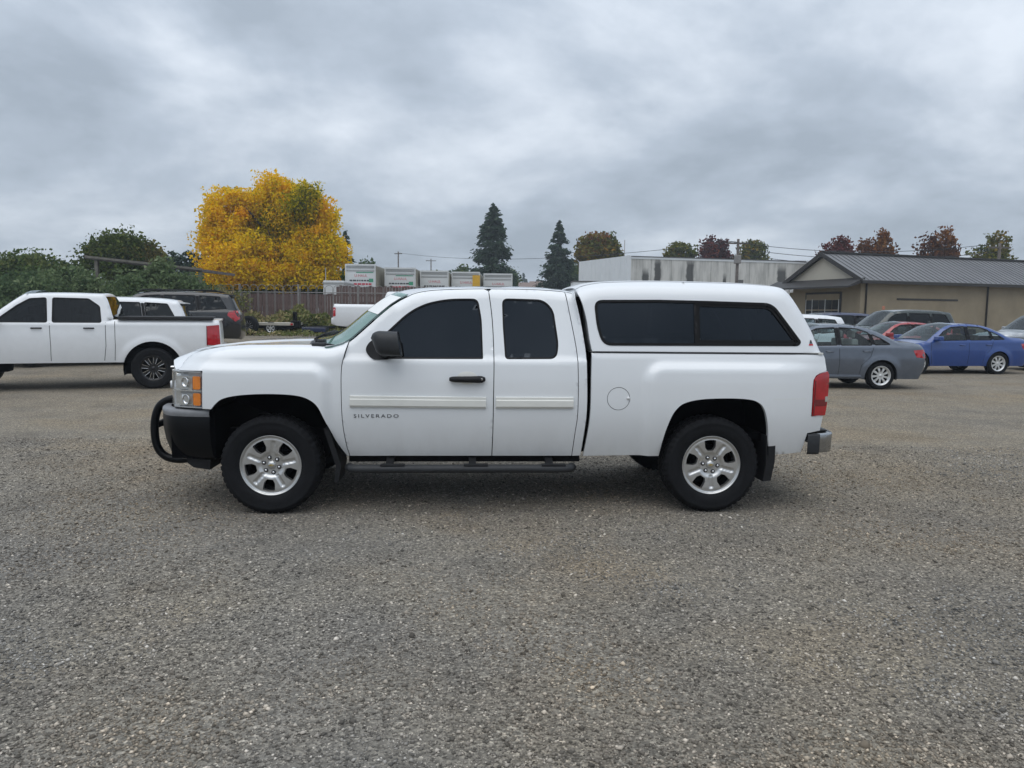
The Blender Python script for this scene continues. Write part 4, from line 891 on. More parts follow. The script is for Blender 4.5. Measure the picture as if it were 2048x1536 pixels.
# handle: cup, grip, lock
cup = [(1.605 + 0.085 * math.cos(a), 1.128 + 0.052 * math.sin(a)) for a in np.linspace(0, 2 * math.pi, 28)[:-1]]
panel('handle_cup', cup, lambda X, Z: (X, y_cab(X, Z) - 0.003 + 0.0 * X + 0.004 * sstep(0.7, 1.0, math.hypot((X - 1.605) / 0.085, (Z - 1.128) / 0.052)) - 0.002, Z), 'moulding_white', door1, step=0.03, thick=0.004)
b = MB(); hx = np.linspace(1.462, 1.750, 13)
b.tube([(x, y_cab(1.6, 1.12) - 0.018 - 0.022 * math.sin(math.pi * (i + 1) / 14), 1.118) for i, x in enumerate(hx)], [0.015, 0.022, 0.024, 0.025, 0.025, 0.026, 0.026, 0.026, 0.027, 0.028, 0.029, 0.027, 0.016], 12)
b.build('handle', 'black_plastic', door1, True)
b = MB(); b.lathe([(0.001, -0.004), (0.010, -0.004), (0.012, 0.004)], 14); b.build('lock', 'steel', door1, True, (1.722, y_cab(1.72, 1.12) - 0.052, 1.120))
# mirror: sail, arm, shell
panel('mirror_sail', rpoly([(0.775, 1.345), (0.80, 1.405), (0.93, 1.490), (1.02, 1.30), (0.96, 1.272), (0.83, 1.272)], [0.04, 0.03, 0.03, 0.02, 0.02, 0.06]), fm(y_cab, -0.012), 'black_plastic', door1, step=0.04, thick=0.02)
rows = []
for t in np.linspace(0, 1, 15):
    x = 0.862 + 0.21 * t; sx = min(1.0, (1 - (1 - min(1, t / 0.38)) ** 2.2)) ** 0.5 if t < 0.38 else 1.0
    sx = max(sx, 0.08)
    rows.append([(x + 0.028 * (math.sin(a)) * (-0.6), -0.085 + 0.105 * sx * np.sign(math.cos(a)) * abs(math.cos(a)) ** 0.7, 1.412 - 0.008 * t + 0.098 * (0.35 + 0.65 * sx) * np.sign(math.sin(a)) * abs(math.sin(a)) ** 0.75) for a in np.linspace(0, 2 * math.pi, 29)[:-1]])
c0 = np.mean(np.array(rows[0]), 0); rows.insert(0, [tuple(c0)] * 28)
sh = grid('mirror_shell', rows, 'grey_plastic', door1, close=True)
b = MB(); b.add([(p[0] - 0.004, p[1], p[2]) for p in rows[-1]], [tuple(range(28))]); b.build('mirror_face', 'chrome', door1)
b = MB(); b.tube([(0.93, y_cab(0.93, 1.3) + 0.01, 1.325), (0.945, 0.0, 1.318), (0.95, -0.06, 1.335)], [0.045, 0.036, 0.034], 12, flat=0.7); b.build('mirror_arm', 'black_plastic', door1, True)
far_side.append(door1)
# --- rear door
CB = spl([(2.484, 0.466), (2.500, 0.657), (2.516, 0.800), (2.519, 0.949), (2.515, 1.200), (2.505, 1.362), (2.462, 1.606), (2.418, 1.838)], 5)
rtop = [(x, zroof(x) - 0.012) for x in np.linspace(1.80, 2.40, 20)]
rout = DOORB + rtop + [(2.418, 1.836)] + CB[::-1][1:]
WIN_R = rpoly([(1.888, 1.779), (2.235, 1.772), (2.318, 1.690), (2.358, 1.400), (2.338, 1.284), (1.914, 1.280), (1.895, 1.55)], [0.055, 0.12, 0.10, 0.08, 0.10, 0.03, 0.03])
door2 = panel('rear_door', inset(resample(rout, 0.02), 0.0035), fm(y_cab), 'white_paint', truck, holes=[WIN_R], step=0.03, thick=0.03)
window('window_glass', resample(WIN_R, 0.02), y_cab, door2)
moulding(1.836, 2.483, 0.974, 0.974, 0.094, door2)
far_side.append(door2)
# --- cab corner and roof
CE = spl([(2.560, 0.466), (2.580, 0.657), (2.594, 0.800), (2.598, 0.950), (2.592, 1.200), (2.583, 1.362), (2.545, 1.607), (2.505, 1.790), (2.487, 1.838)], 5)
cout = CB + [(x, zroof(x) - 0.012) for x in (2.43, 2.455, 2.475)] + CE[::-1]
far_side.append(panel('cab_corner', inset(resample(cout, 0.02), 0.003), fm(y_cab), 'white_paint', truck, step=0.03, thick=0.05))
rows = []
for X in np.linspace(1.10, 2.50, 36):
    zt = zroof(X); h = []
    for d in (0.010, 0.006, 0.003, 0.001, 0.0):
        h.append((X, y_cab(X, zt - d) + 0.001, zt - d))
    ye = h[-1][1]
    mid = [(X - 0.16 * (1 - v * v) * sstep(1.5, 1.1, X), 1 + v * (1 - ye), zt + 0.030 * (1 - v * v)) for v in np.linspace(-1, 1, 21)[1:-1]]
    rows.append(h + mid + [(x, TW - y, z) for x, y, z in h[::-1]])
roof = grid('roof', rows, 'white_paint', truck)
b = MB(); rows = [[(2.50 + 0.07 * min(1, (1.84 - z) / 0.5) - 0.012, y, z) for y in np.linspace(0.16, 1.84, 12)] for z in np.linspace(0.50, 1.845, 12)]
grid('cab_back_wall', rows, 'white_paint', truck)
# black sheet standing in for shade in the cab, behind seams and openings
lin = [(0.66, 0.49), (0.61, 1.0), (0.66, 1.37)] + [(x, zroof(x) - 0.05) for x in np.linspace(0.72, 2.44, 30)] + [(2.53, 1.4), (2.55, 0.95), (2.50, 0.49)]
far_side.append(panel('cab_shade_sheet', lin, fm(y_cab, 0.055), 'dark_void', truck, step=0.08, thick=0.02))
b = MB(); b.box(0.60, 2.52, 0.16, 1.84, 0.47, 0.52); b.box(0.45, 0.62, 0.2, 1.8, 0.6, 1.34); b.build('cab_floor', 'dark_void', truck)
b = MB(); b.box(0.60, 0.95, 0.2, 1.8, 1.20, 1.345, 0.03); b.build('dashboard', 'grey_plastic', truck)
for y0 in (0.32, 1.12):
    b = MB(); b.box(1.20, 1.72, y0, y0 + 0.55, 0.75, 0.95, 0.05); b.box(1.62, 1.78, y0 + 0.03, y0 + 0.52, 0.93, 1.45, 0.05); b.box(1.68, 1.77, y0 + 0.15, y0 + 0.40, 1.47, 1.62, 0.03); b.build('seat', 'grey_plastic', truck)
# --- bed side
BF = spl([(2.578, 0.466), (2.604, 0.662), (2.618, 0.800), (2.622, 0.953), (2.622, 1.150), (2.626, 1.338)], 5)
ARCH_R = spl([(3.214, 0.474), (3.243, 0.663), (3.290, 0.810), (3.335, 0.885), (3.40, 0.932), (3.53, 0.962), (3.74, 0.972), (3.93, 0.964), (4.02, 0.935), (4.068, 0.880), (4.098, 0.790), (4.120, 0.665), (4.132, 0.480)], 5)
bout = BF[::-1] + [(2.80, 0.470), (3.0, 0.473)] + ARCH_R + [(4.30, 0.492), (4.442, 0.503), (4.475, 0.672), (4.598, 0.690), (4.612, 0.820), (4.494, 0.820), (4.492, 1.05), (4.498, 1.125), (4.520, 1.160), (4.560, 1.182), (4.628, 1.202), (4.618, 1.30), (4.602, 1.338)]
FUEL = [(2.853 + 0.096 * math.cos(a), 0.962 + 0.096 * math.sin(a)) for a in np.linspace(0, 2 * math.pi, 41)[:-1]]
bed = panel('bed_side', inset(resample(bout, 0.02), 0.002), fm(y_bed), 'white_paint', truck, holes=[FUEL], step=0.03, thick=0.04)
fdoor = panel('fuel_door', inset(FUEL, 0.0045), fm(y_bed, 0.001), 'white_paint', bed, step=0.03, thick=0.012)
b = MB(); b.lathe([(0.001, -0.010), (0.010, -0.009), (0.016, 0.0)], 14); b.build('fuel_catch', 'white_paint', bed, True, (2.935, y_bed(2.93, 0.96), 0.965))
panel('fuel_recess', inset(FUEL, -0.01), fm(y_bed, 0.014), 'dark_void', bed, step=0.05, thick=0)
panel('crease', [(4.14, 0.968), (4.44, 0.968), (4.44, 0.9715), (4.14, 0.9715)], fm(y_bed, -0.001), 'moulding_white', bed, step=0.05, thick=0.003)
far_side.append(bed)
TL = spl([(4.498, 0.824), (4.497, 1.05), (4.503, 1.125), (4.524, 1.157), (4.563, 1.178), (4.634, 1.197)], 5) + spl([(4.650, 1.17), (4.648, 1.043), (4.640, 0.93), (4.628, 0.824)], 4)
tlo = panel('taillight', TL, fm(y_bed, -0.008), 'red_lens', truck, step=0.03, thick=0.05)
panel('lamp_chamber', rpoly([(4.508, 0.96), (4.635, 0.96), (4.632, 0.905), (4.506, 0.905)], 0.01), fm(y_bed, -0.010), 'dark_red_lens', tlo, step=0.03, thick=0.004)
panel('lamp_chamber', rpoly([(4.502, 0.832), (4.515, 0.832), (4.518, 1.12), (4.508, 1.12)], 0.004), fm(y_bed, -0.011), 'dark_red_lens', tlo, step=0.03, thick=0.004)
panel('reverse_lamp', rpoly([(4.615, 0.985), (4.644, 0.985), (4.642, 0.94), (4.615, 0.94)], 0.006), fm(y_bed, -0.012), 'lamp_silver', tlo, step=0.03, thick=0.004)
far_side.append(tlo)
# --- canopy over the bed
CF = spl([(2.632, 1.352), (2.612, 1.45), (2.590, 1.607), (2.555, 1.74), (2.520, 1.83)], 4)
cpo = CF + [(x, z - 0.004) for x, z in ROOF_CAP[2:]] + [(4.616, 1.352)]
WIN_C = rpoly([(2.652, 1.772), (3.2, 1.779), (3.6, 1.774), (4.165, 1.762), (4.400, 1.440), (4.372, 1.408), (2.722, 1.400), (2.674, 1.55)], [0.075, 0.01, 0.01, 0.075, 0.05, 0.05, 0.13, 0.06])
cap = panel('canopy_side', cpo, fm(y_cap), 'cap_white', truck, holes=[WIN_C], step=0.032, thick=0.03)
wc = resample(WIN_C, 0.02)
panel('window_frame', inset(wc, -0.002), fm(y_cap, -0.004), 'rubber_seal', cap, holes=[inset(wc, 0.020)], step=0.05, thick=0.03)
half = lambda pts, x0, x1: [(min(max(x, x0), x1), z) for x, z in pts]
gl = inset(wc, 0.016)
panel('window_glass', half(gl, 2.0, 3.50), fm(y_cap, 0.010), 'tint_glass', cap, step=0.06, thick=0)
panel('window_glass', half(inset(wc, 0.045), 3.545, 5.0), fm(y_cap, 0.016), 'tint_glass', cap, step=0.06, thick=0)
panel('sash_frame', half(inset(wc, 0.018), 3.512, 5.0), fm(y_cap, 0.004), 'rubber_seal', cap, holes=[half(inset(wc, 0.046), 3.540, 5.0)], step=0.06, thick=0.018)
panel('sash_rail', [(3.492, 1.415), (3.516, 1.415), (3.520, 1.766), (3.496, 1.766)], fm(y_cap, 0.002), 'rubber_seal', cap, step=0.06, thick=0.02)
panel('emblem', [(4.466, 1.412), (4.512, 1.412), (4.506, 1.424), (4.472, 1.424)], fm(y_cap, -0.004), 'badge_red', cap, step=0.05, thick=0.004)
panel('emblem', [(4.474, 1.424), (4.484, 1.456), (4.494, 1.458), (4.505, 1.424), (4.497, 1.424), (4.489, 1.440), (4.482, 1.424)], fm(y_cap, -0.005), 'badge_dark', cap, step=0.05, thick=0.004)
far_side.append(cap)
rows = []
for X, Z in resample(ROOF_CAP[2:], 0.05, False):
    ye = y_cap(X, Z) - 0.002; rows.append([(X, 1 + v * (1 - ye), Z + (0.022 * (1 - v ** 4)) * sstep(4.5, 4.2, X)) for v in np.linspace(-1, 1, 21)])
ci = next(i for i, r in enumerate(rows) if r[0][0] > 4.30)
grid('canopy_roof', rows[:ci + 1], 'cap_white', truck)
rg = grid('canopy_hatch', rows[ci:], 'tint_glass', truck)
rows = []
for x, z in CF + [ROOF_CAP[3], ROOF_CAP[6]]:
    ye = y_cap(x, z) + 0.001; rows.append([(x + 0.004, 1 + v * (1 - ye), z) for v in np.linspace(-1, 1, 12)])
grid('canopy_front', rows, 'cap_white', truck)
b = MB(); b.box(2.64, 4.59, 0.09, 1.91, 1.338, 1.351); b.build('canopy_rail', 'moulding_white', truck)
panel('canopy_seal', [(2.635, 1.3385), (4.60, 1.3385), (4.60, 1.347), (2.635, 1.347)], lambda X, Z: (X, 0.068 + 0.35 * max(0, X - 4.3) ** 2, Z), 'grey_plastic', truck, step=0.1, thick=0.02)
# dark filler standing in for the shade between cab and bed, bed front wall, tailgate, floor
b = MB(); b.box(2.56, 2.60, 0.16, 1.84, 0.50, 1.33); b.box(2.52, 2.56, 0.22, 1.78, 1.33, 1.80); b.build('gap_shade_filler', 'dark_void', truck)
b = MB(); b.box(2.66, 4.55, 0.16, 1.84, 0.60, 0.66); b.box(2.655, 2.70, 0.16, 1.84, 0.50, 1.33); b.build('bed_floor', 'dark_void', truck)
rows = [[(4.600 + 0.02 * math.sin(math.pi * (z - 0.68) / 0.66) - 0.02 * abs(v) ** 4, 1 + v * 0.83, z) for v in np.linspace(-1, 1, 15)] for z in np.linspace(0.68, 1.345, 10)]
tg = grid('tailgate', rows, 'white_paint', truck)
b = MB(); b.box(4.605, 4.628, 0.86, 1.14, 1.13, 1.21, 0.008); b.build('tailgate_handle', 'black_plastic', tg)
# --- wheel wells
def well(name, arch, y1):
    a = [p for p in arch]; c = np.mean(np.array(a), 0); o_ = [(c[0] + (x - c[0]) * 1.005, z + 0.006) for x, z in a]
    r = [[(x, y, z) for x, z in o_] for y in (0.035, 0.20, y1)]
    b = MB(); n = len(o_)
    for k in range(2): b.add(r[k] + r[k + 1], [(i, i + 1, n + i + 1, n + i) for i in range(n - 1)])
    b.add(r[2], [tuple(range(n))]); return b.build(name, 'dark_void', truck, True)
far_side += [well('wheel_well', ARCH_F, 0.60), well('wheel_well', ARCH_R, 0.55)]
# --- bumpers
BP = spl([(-0.462, 0.050), (-0.64, 0.070), (-0.775, 0.112), (-0.865, 0.20), (-0.945, 0.36), (-0.99, 0.60), (-1.01, 1.0)], 6)
BP = BP + [(x, TW - y) for x, y in BP[::-1][1:]]
def sweep(name, path, prof, material, parent, sgn=1):
    n = len(path); rows = []
    for i, p in enumerate(path):
        a = np.array(path[max(i - 1, 0)]); b_ = np.array(path[min(i + 1, n - 1)]); t = b_ - a; t = t / np.linalg.norm(t); nr = np.array((-t[1], t[0])) * sgn
        rows.append([(p[0] + nr[0] * o, p[1] + nr[1] * o, z) for o, z in prof])
    return grid(name, rows, material, parent)
sweep('bumper_pad', BP, [(-0.06, 0.858), (-0.01, 0.856), (0.006, 0.846), (0.010, 0.822), (0.004, 0.800)], 'pad_grey', truck)
sweep('front_bumper', BP, [(0.000, 0.802), (0.006, 0.780), (0.004, 0.68), (-0.012, 0.58), (-0.05, 0.47), (-0.10, 0.43), (-0.30, 0.43)], 'black_paint', truck)
b = MB(); b.prism([(-0.50, 0.44), (-0.705, 0.475), (-0.685, 0.40), (-0.64, 0.365), (-0.51, 0.345)], 0.16, 1.84); b.build('air_dam', 'black_plastic', truck)
b = MB(); b.box(-0.80, -0.45, 0.13, 1.87, 0.45, 0.84); b.box(-0.72, -0.50, 0.16, 1.84, 0.84, 1.15); b.build('nose_core', 'dark_void', truck)
for y0 in (0.52, 1.48):
    b = MB(); b.tube(spl([(-0.80, y0, 0.885), (-0.93, y0, 0.892), (-1.035, y0, 0.838), (-1.082, y0, 0.73), (-1.092, y0, 0.585), (-1.070, y0, 0.465), (-1.005, y0, 0.388), (-0.90, y0, 0.362), (-0.80, y0, 0.372)], 6), 0.034, 14)
    b.build('bull_bar_side', 'black_paint', truck, True)
b = MB(); b.tube([(-1.088, 0.52, 0.66), (-1.088, 1.48, 0.66)], 0.030, 12); b.tube([(-0.93, 0.52, 0.892), (-0.95, 1.48, 0.892)], 0.030, 12); b.build('bull_bar_cross', 'black_paint', truck, True)
for y0 in (0.60, 1.38):
    b = MB(); b.prism([(-1.0, 0.74), (-0.84, 0.76), (-0.84, 0.42), (-0.93, 0.42)], y0, y0 + 0.012); b.build('bull_bar_bracket', 'black_plastic', truck)
RP = spl([(4.475, 0.062), (4.585, 0.072), (4.68, 0.105), (4.745, 0.20), (4.775, 0.5), (4.785, 1.0)], 6)
RP = RP + [(x, TW - y) for x, y in RP[::-1][1:]]
RPx = [p for p in RP if p[0] > 4.575]
sweep('rear_bumper', [(x, y) for x, y in RPx], [(0.04, 0.664), (-0.002, 0.666), (-0.006, 0.655), (-0.002, 0.60), (-0.000, 0.535), (0.006, 0.505), (0.05, 0.500)], 'bumper_chrome', truck)
e0 = [p for p in RP if p[0] <= 4.60 and p[1] < 1]
cp_ = sweep('bumper_end', e0, [(0.05, 0.662), (0.0, 0.664), (-0.008, 0.650), (-0.006, 0.58), (-0.004, 0.515), (0.004, 0.492), (0.05, 0.488)], 'grey_plastic', truck); far_side.append(cp_)
b = MB(); b.box(4.50, 4.74, 0.25, 1.75, 0.645, 0.672, 0.008); b.build('bumper_step', 'black_plastic', truck)
b = MB(); b.box(0.62, 2.56, 0.20, 0.34, 0.405, 0.460); far_side.append(b.build('rocker', 'chassis', truck))
# --- running board and mud flaps
b = MB(); b.tube([(0.640, 0.08, 0.385), (0.665, 0.035, 0.382), (0.72, 0.022, 0.381), (2.40, 0.022, 0.381), (2.455, 0.035, 0.382), (2.48, 0.08, 0.385)], 0.040, 14, flat=0.85)
sb = b.build('running_board', 'grey_plastic', truck, True)
for x0 in (0.90, 1.58, 2.22):
    b = MB(); b.box(x0, x0 + 0.20, -0.012, 0.055, 0.409, 0.419, 0.004); b.build('tread_pad', 'black_plastic', sb)
    b = MB(); b.prism([(0.03, 0.40), (0.16, 0.46), (0.45, 0.52), (0.45, 0.48), (0.16, 0.42), (0.03, 0.36)], x0 + 0.04, x0 + 0.10, 'x'); b.build('bracket', 'black_plastic', sb)
far_side.append(sb)
b = MB(); b.prism([(0.440, 0.705), (0.488, 0.695), (0.530, 0.56), (0.578, 0.40), (0.555, 0.262), (0.520, 0.262), (0.535, 0.40), (0.49, 0.54)], 0.055, 0.36); far_side.append(b.build('mud_flap', 'black_plastic', truck))
b = MB(); b.prism([(4.110, 0.655), (4.198, 0.655), (4.198, 0.43), (4.170, 0.27), (4.100, 0.262), (4.122, 0.42)], 0.050, 0.36); far_side.append(b.build('mud_flap', 'black_plastic', truck))
for o in far_side:
    o2 = dup_tree(o, truck, (0, TW, 0), None, (1, -1, 1))
    for ch in list(o2.children):
        if ch.name.startswith('lettering'): bpy.data.objects.remove(ch)
text_mesh('lettering', 'SILVERADO', 0.040, 'badge_dark', [c for c in truck.children if c.name.startswith('front_door.')][0], lambda a, b, c: (1.11 - a, y_cab(0.9, 0.81) - 0.001 - c, 0.799 + b), space=1.35, xscale=1.40)
# --- chassis
b = MB()
for y0 in (0.50, 1.40): b.box(-0.6, 4.5, y0, y0 + 0.10, 0.50, 0.64)
b.build('chassis_rail', 'chassis', truck)
b = MB(); b.tube([(3.645, 0.25, 0.40), (3.645, 1.75, 0.40)], 0.055, 12); b.lathe([(0.02, -0.16), (0.13, -0.12), (0.17, 0.0), (0.13, 0.12), (0.02, 0.16)], 20, (3.66, 1.0, 0.40)); b.tube([(1.6, 1.0, 0.52), (3.5, 1.0, 0.42)], 0.045, 10); b.build('rear_axle', 'chassis', truck, True)
b = MB(); b.tube([(0, 0.25, 0.40), (0, 1.75, 0.40)], 0.05, 12); b.box(-0.30, 0.4, 0.55, 1.45, 0.36, 0.62, 0.05); b.build('front_axle', 'chassis', truck, False)
b = MB(); b.box(0.9, 2.3, 0.55, 1.45, 0.40, 0.56, 0.05); b.box(2.75, 3.2, 0.30, 0.75, 0.50, 0.70, 0.05); b.build('gearbox', 'chassis', truck, False)
b = MB(); b.tube([(1.2, 1.3, 0.45), (2.6, 1.3, 0.45), (3.2, 1.35, 0.50), (4.2, 1.5, 0.50), (4.5, 1.75, 0.46)], 0.035, 10); b.tube([(2.3, 1.3, 0.45), (2.9, 1.3, 0.45)], 0.11, 14); b.build('exhaust', 'steel', truck, True)
# --- wheels
def make_tyre(parent, R, wd, rr, nb=96, name='tyre'):
    h = wd / 2
    prof = [(rr - 0.012, -h * 0.70), (rr, -h * 0.78), (rr + 0.012, -h * 0.88), (rr + (R - rr) * 0.28, -h * 0.99), (rr + (R - rr) * 0.50, -h * 1.02), (rr + (R - rr) * 0.66, -h * 1.0),
            (rr + (R - rr) * 0.68, -h * 1.012), (rr + (R - rr) * 0.80, -h * 0.965), (R - 0.026, -h * 0.90), (R - 0.010, -h * 0.82), (R - 0.001, -h * 0.70), (R, -h * 0.42), (R - 0.009, -h * 0.40), (R - 0.009, -h * 0.34), (R, -h * 0.32),
            (R, -h * 0.05), (R - 0.009, -h * 0.03), (R - 0.009, h * 0.03), (R, h * 0.05), (R, h * 0.42), (R - 0.001, h * 0.70), (R - 0.02, h * 0.9), (rr + (R - rr) * 0.5, h), (rr, h * 0.78)]
    def rf(j, k, r): return r - (0.010 if (j in (8, 9, 10, 11, 14, 15, 18, 19, 20) and (k + (1 if j > 13 else 0)) % 4 == 0) else 0)
    return MB().lathe(prof, nb * 2, rfun=rf).build(name, 'rubber', parent, True)
def make_wheel(name, R, wd, rr, phase):
    wh = empty(name)
    make_tyre(wh, R, wd, rr)
    yo = -wd / 2 * 0.80
    ring = MB().lathe([(rr - 0.030, yo + 0.06), (rr - 0.012, yo + 0.018), (rr - 0.004, yo + 0.002), (rr + 0.001, yo - 0.004), (rr + 0.006, yo - 0.005), (rr + 0.008, yo + 0.004), (rr + 0.004, yo + 0.012)], 72).build('rim_lip', 'alloy', wh, True)
    MB().lathe([(rr - 0.012, yo + 0.01), (rr - 0.03, yo + 0.05), (rr - 0.045, 0.02), (rr - 0.02, wd * 0.4)], 48).build('rim_barrel', 'chassis', wh, True)
    MB().lathe([(0.05, 0.0), (0.155, 0.0), (0.158, 0.012), (0.158, 0.03), (0.05, 0.03)], 40).build('brake_disc', 'chassis', wh, True)
    MB().lathe([(0.001, 0.055), (rr - 0.03, 0.055)], 40).build('backing_plate', 'dark_void', wh, True)
    ro = rr - 0.006; s_ = rr / 0.238
    circ = [(ro * math.cos(a), ro * math.sin(a)) for a in np.linspace(0, 2 * math.pi, 97)[:-1]]
    holes = []
    for k in range(5):
        a = phase + k * 2 * math.pi / 5; ca, sa = math.cos(a), math.sin(a)
        pts = [(0.118 * s_, -0.024 * s_), (0.146 * s_, -0.043 * s_), (0.204 * s_, -0.049 * s_), (0.210 * s_, 0.0), (0.204 * s_, 0.049 * s_), (0.146 * s_, 0.043 * s_), (0.118 * s_, 0.024 * s_)]
        holes.append(rpoly([(p * ca - q * sa, p * sa + q * ca) for p, q in pts], 0.008))
    def face(x, z):
        r = math.hypot(x, z) / s_; y = yo + interp(r, [(0, 0.030), (0.040, 0.030), (0.082, 0.028), (0.092, 0.022), (0.105, 0.014), (0.195, 0.010), (0.214, 0.010), (0.222, 0.013), (0.230, 0.008), (0.24, 0.002)])
        an = math.atan2(z, x) - phase - math.pi / 5; k = round(an / (2 * math.pi / 5)); an -= k * 2 * math.pi / 5
        wd_ = abs(r * math.sin(an)); y += 0.010 * (1 - sstep(0.013, 0.0155, wd_)) * sstep(0.085, 0.10, r) * (1 - sstep(0.190, 0.200, r))
        return (x, y, z)
    panel('rim', circ, face, 'alloy', wh, holes=holes, step=0.0085, bstep=0.008, thick=0.045)
    for k in range(6):
        a = phase + 0.35 + k * math.pi / 3; x, z = 0.062 * s_ * math.cos(a), 0.062 * s_ * math.sin(a)
        MB().lathe([(0.001, -0.004), (0.008, -0.004), (0.010, 0.004), (0.0105, 0.012)], 10).build('lug_nut', 'chrome', wh, True, (x, yo + 0.018, z))
        MB().lathe([(0.010, 0.0), (0.0175, -0.002), (0.0185, 0.002)], 16).build('lug_recess', 'badge_dark', wh, True, (x, yo + 0.026, z))
    MB().lathe([(0.001, -0.006), (0.022, -0.004), (0.033, 0.004), (0.036, 0.016)], 28).build('centre_cap', 'alloy', wh, True, (0, yo + 0.018, 0))
    bt = MB().prism([(-0.022, -0.004), (-0.008, -0.004), (-0.008, -0.008), (0.008, -0.008), (0.008, -0.004), (0.022, -0.004), (0.018, 0.006), (0.008, 0.006), (0.008, 0.010), (-0.008, 0.010), (-0.008, 0.006), (-0.014, 0.006)], yo + 0.008, yo + 0.014).build('cap_badge', 'badge_gold', wh)
    MB().tube([(0.19 * s_ * math.cos(phase + 0.2), yo + 0.035, 0.19 * s_ * math.sin(phase + 0.2)), (0.185 * s_ * math.cos(phase + 0.2), yo + 0.006, 0.185 * s_ * math.sin(phase + 0.2))], 0.005, 8).build('valve', 'black_plastic', wh, True)
    return wh
wf = make_wheel('wheel', 0.405, 0.275, 0.242, R_(-96)); wf.parent = truck; wf.location = (0.012, 0.165, 0.402)
wr_ = make_wheel('wheel', 0.405, 0.275, 0.242, R_(93)); wr_.parent = truck; wr_.location = (3.655, 0.165, 0.402)
dup_tree(wf, truck, (0.012, TW - 0.165, 0.402), (0, 0, math.pi)); dup_tree(wr_, truck, (3.655, TW - 0.165, 0.402), (0, 0, math.pi))
# ================================================================== parked vehicles
def simple_wheel(name, R, wd, rr, nsp, rimmat, phase=0.0, edge=None, hubw=0.30):
    wh = empty(name); make_tyre(wh, R, wd, rr, 24)
    yo = -wd / 2 * 0.82
    MB().lathe([(rr - 0.02, yo + 0.03), (rr - 0.004, yo), (rr + 0.010, yo - 0.008), (rr + 0.010, yo + 0.01)], 40).build('rim_lip', rimmat, wh, True)
    MB().lathe([(0.001, 0.0), (rr - 0.02, 0.0)], 24).build('backing_plate', 'dark_void', wh, True)
    ro = rr - 0.005; circ = [(ro * math.cos(a), ro * math.sin(a)) for a in np.linspace(0, 2 * math.pi, 49)[:-1]]; holes = []
    for k in range(nsp):
        a = phase + k * 2 * math.pi / nsp; ca, sa = math.cos(a), math.sin(a); w0 = math.pi * rr * hubw / nsp * 0.5; w1 = math.pi * rr * 0.88 / nsp * 0.58
        holes.append([(p * ca - q * sa, p * sa + q * ca) for p, q in ((rr * (hubw + 0.08), -w0), (rr * 0.86, -w1), (rr * 0.86, w1), (rr * (hubw + 0.08), w0))])
    def face(x, z):
        r = math.hypot(x, z) / rr; return (x, yo + interp(r, [(0, 0.015), (0.3, 0.018), (0.6, 0.012), (0.9, 0.022), (1, 0.004)]), z)
    panel('rim', circ, face, rimmat, wh, holes=holes, step=0.05, bstep=0.03, thick=0.03)
    if edge:                                       # bright milled spoke edges
        b = MB()
        for h in holes:
            for i in (0, 2):
                p, q = h[i], h[i + 1]; y0 = yo + 0.004; d = np.array(q) - np.array(p); n_ = np.array((-d[1], d[0])) / np.linalg.norm(d) * 0.0035
                b.add([(p[0] - n_[0], y0, p[1] - n_[1]), (q[0] - n_[0], y0, q[1] - n_[1]), (q[0] + n_[0], y0 - 0.001, q[1] + n_[1]), (p[0] + n_[0], y0 - 0.001, p[1] + n_[1])], [(0, 1, 2, 3)])
        b.build('spoke_edge', edge, wh)
    MB().lathe([(0.001, -0.004), (rr * 0.14, -0.002), (rr * 0.17, 0.012)], 20).build('centre_cap', rimmat, wh, True, (0, yo + 0.01, 0))
    return wh
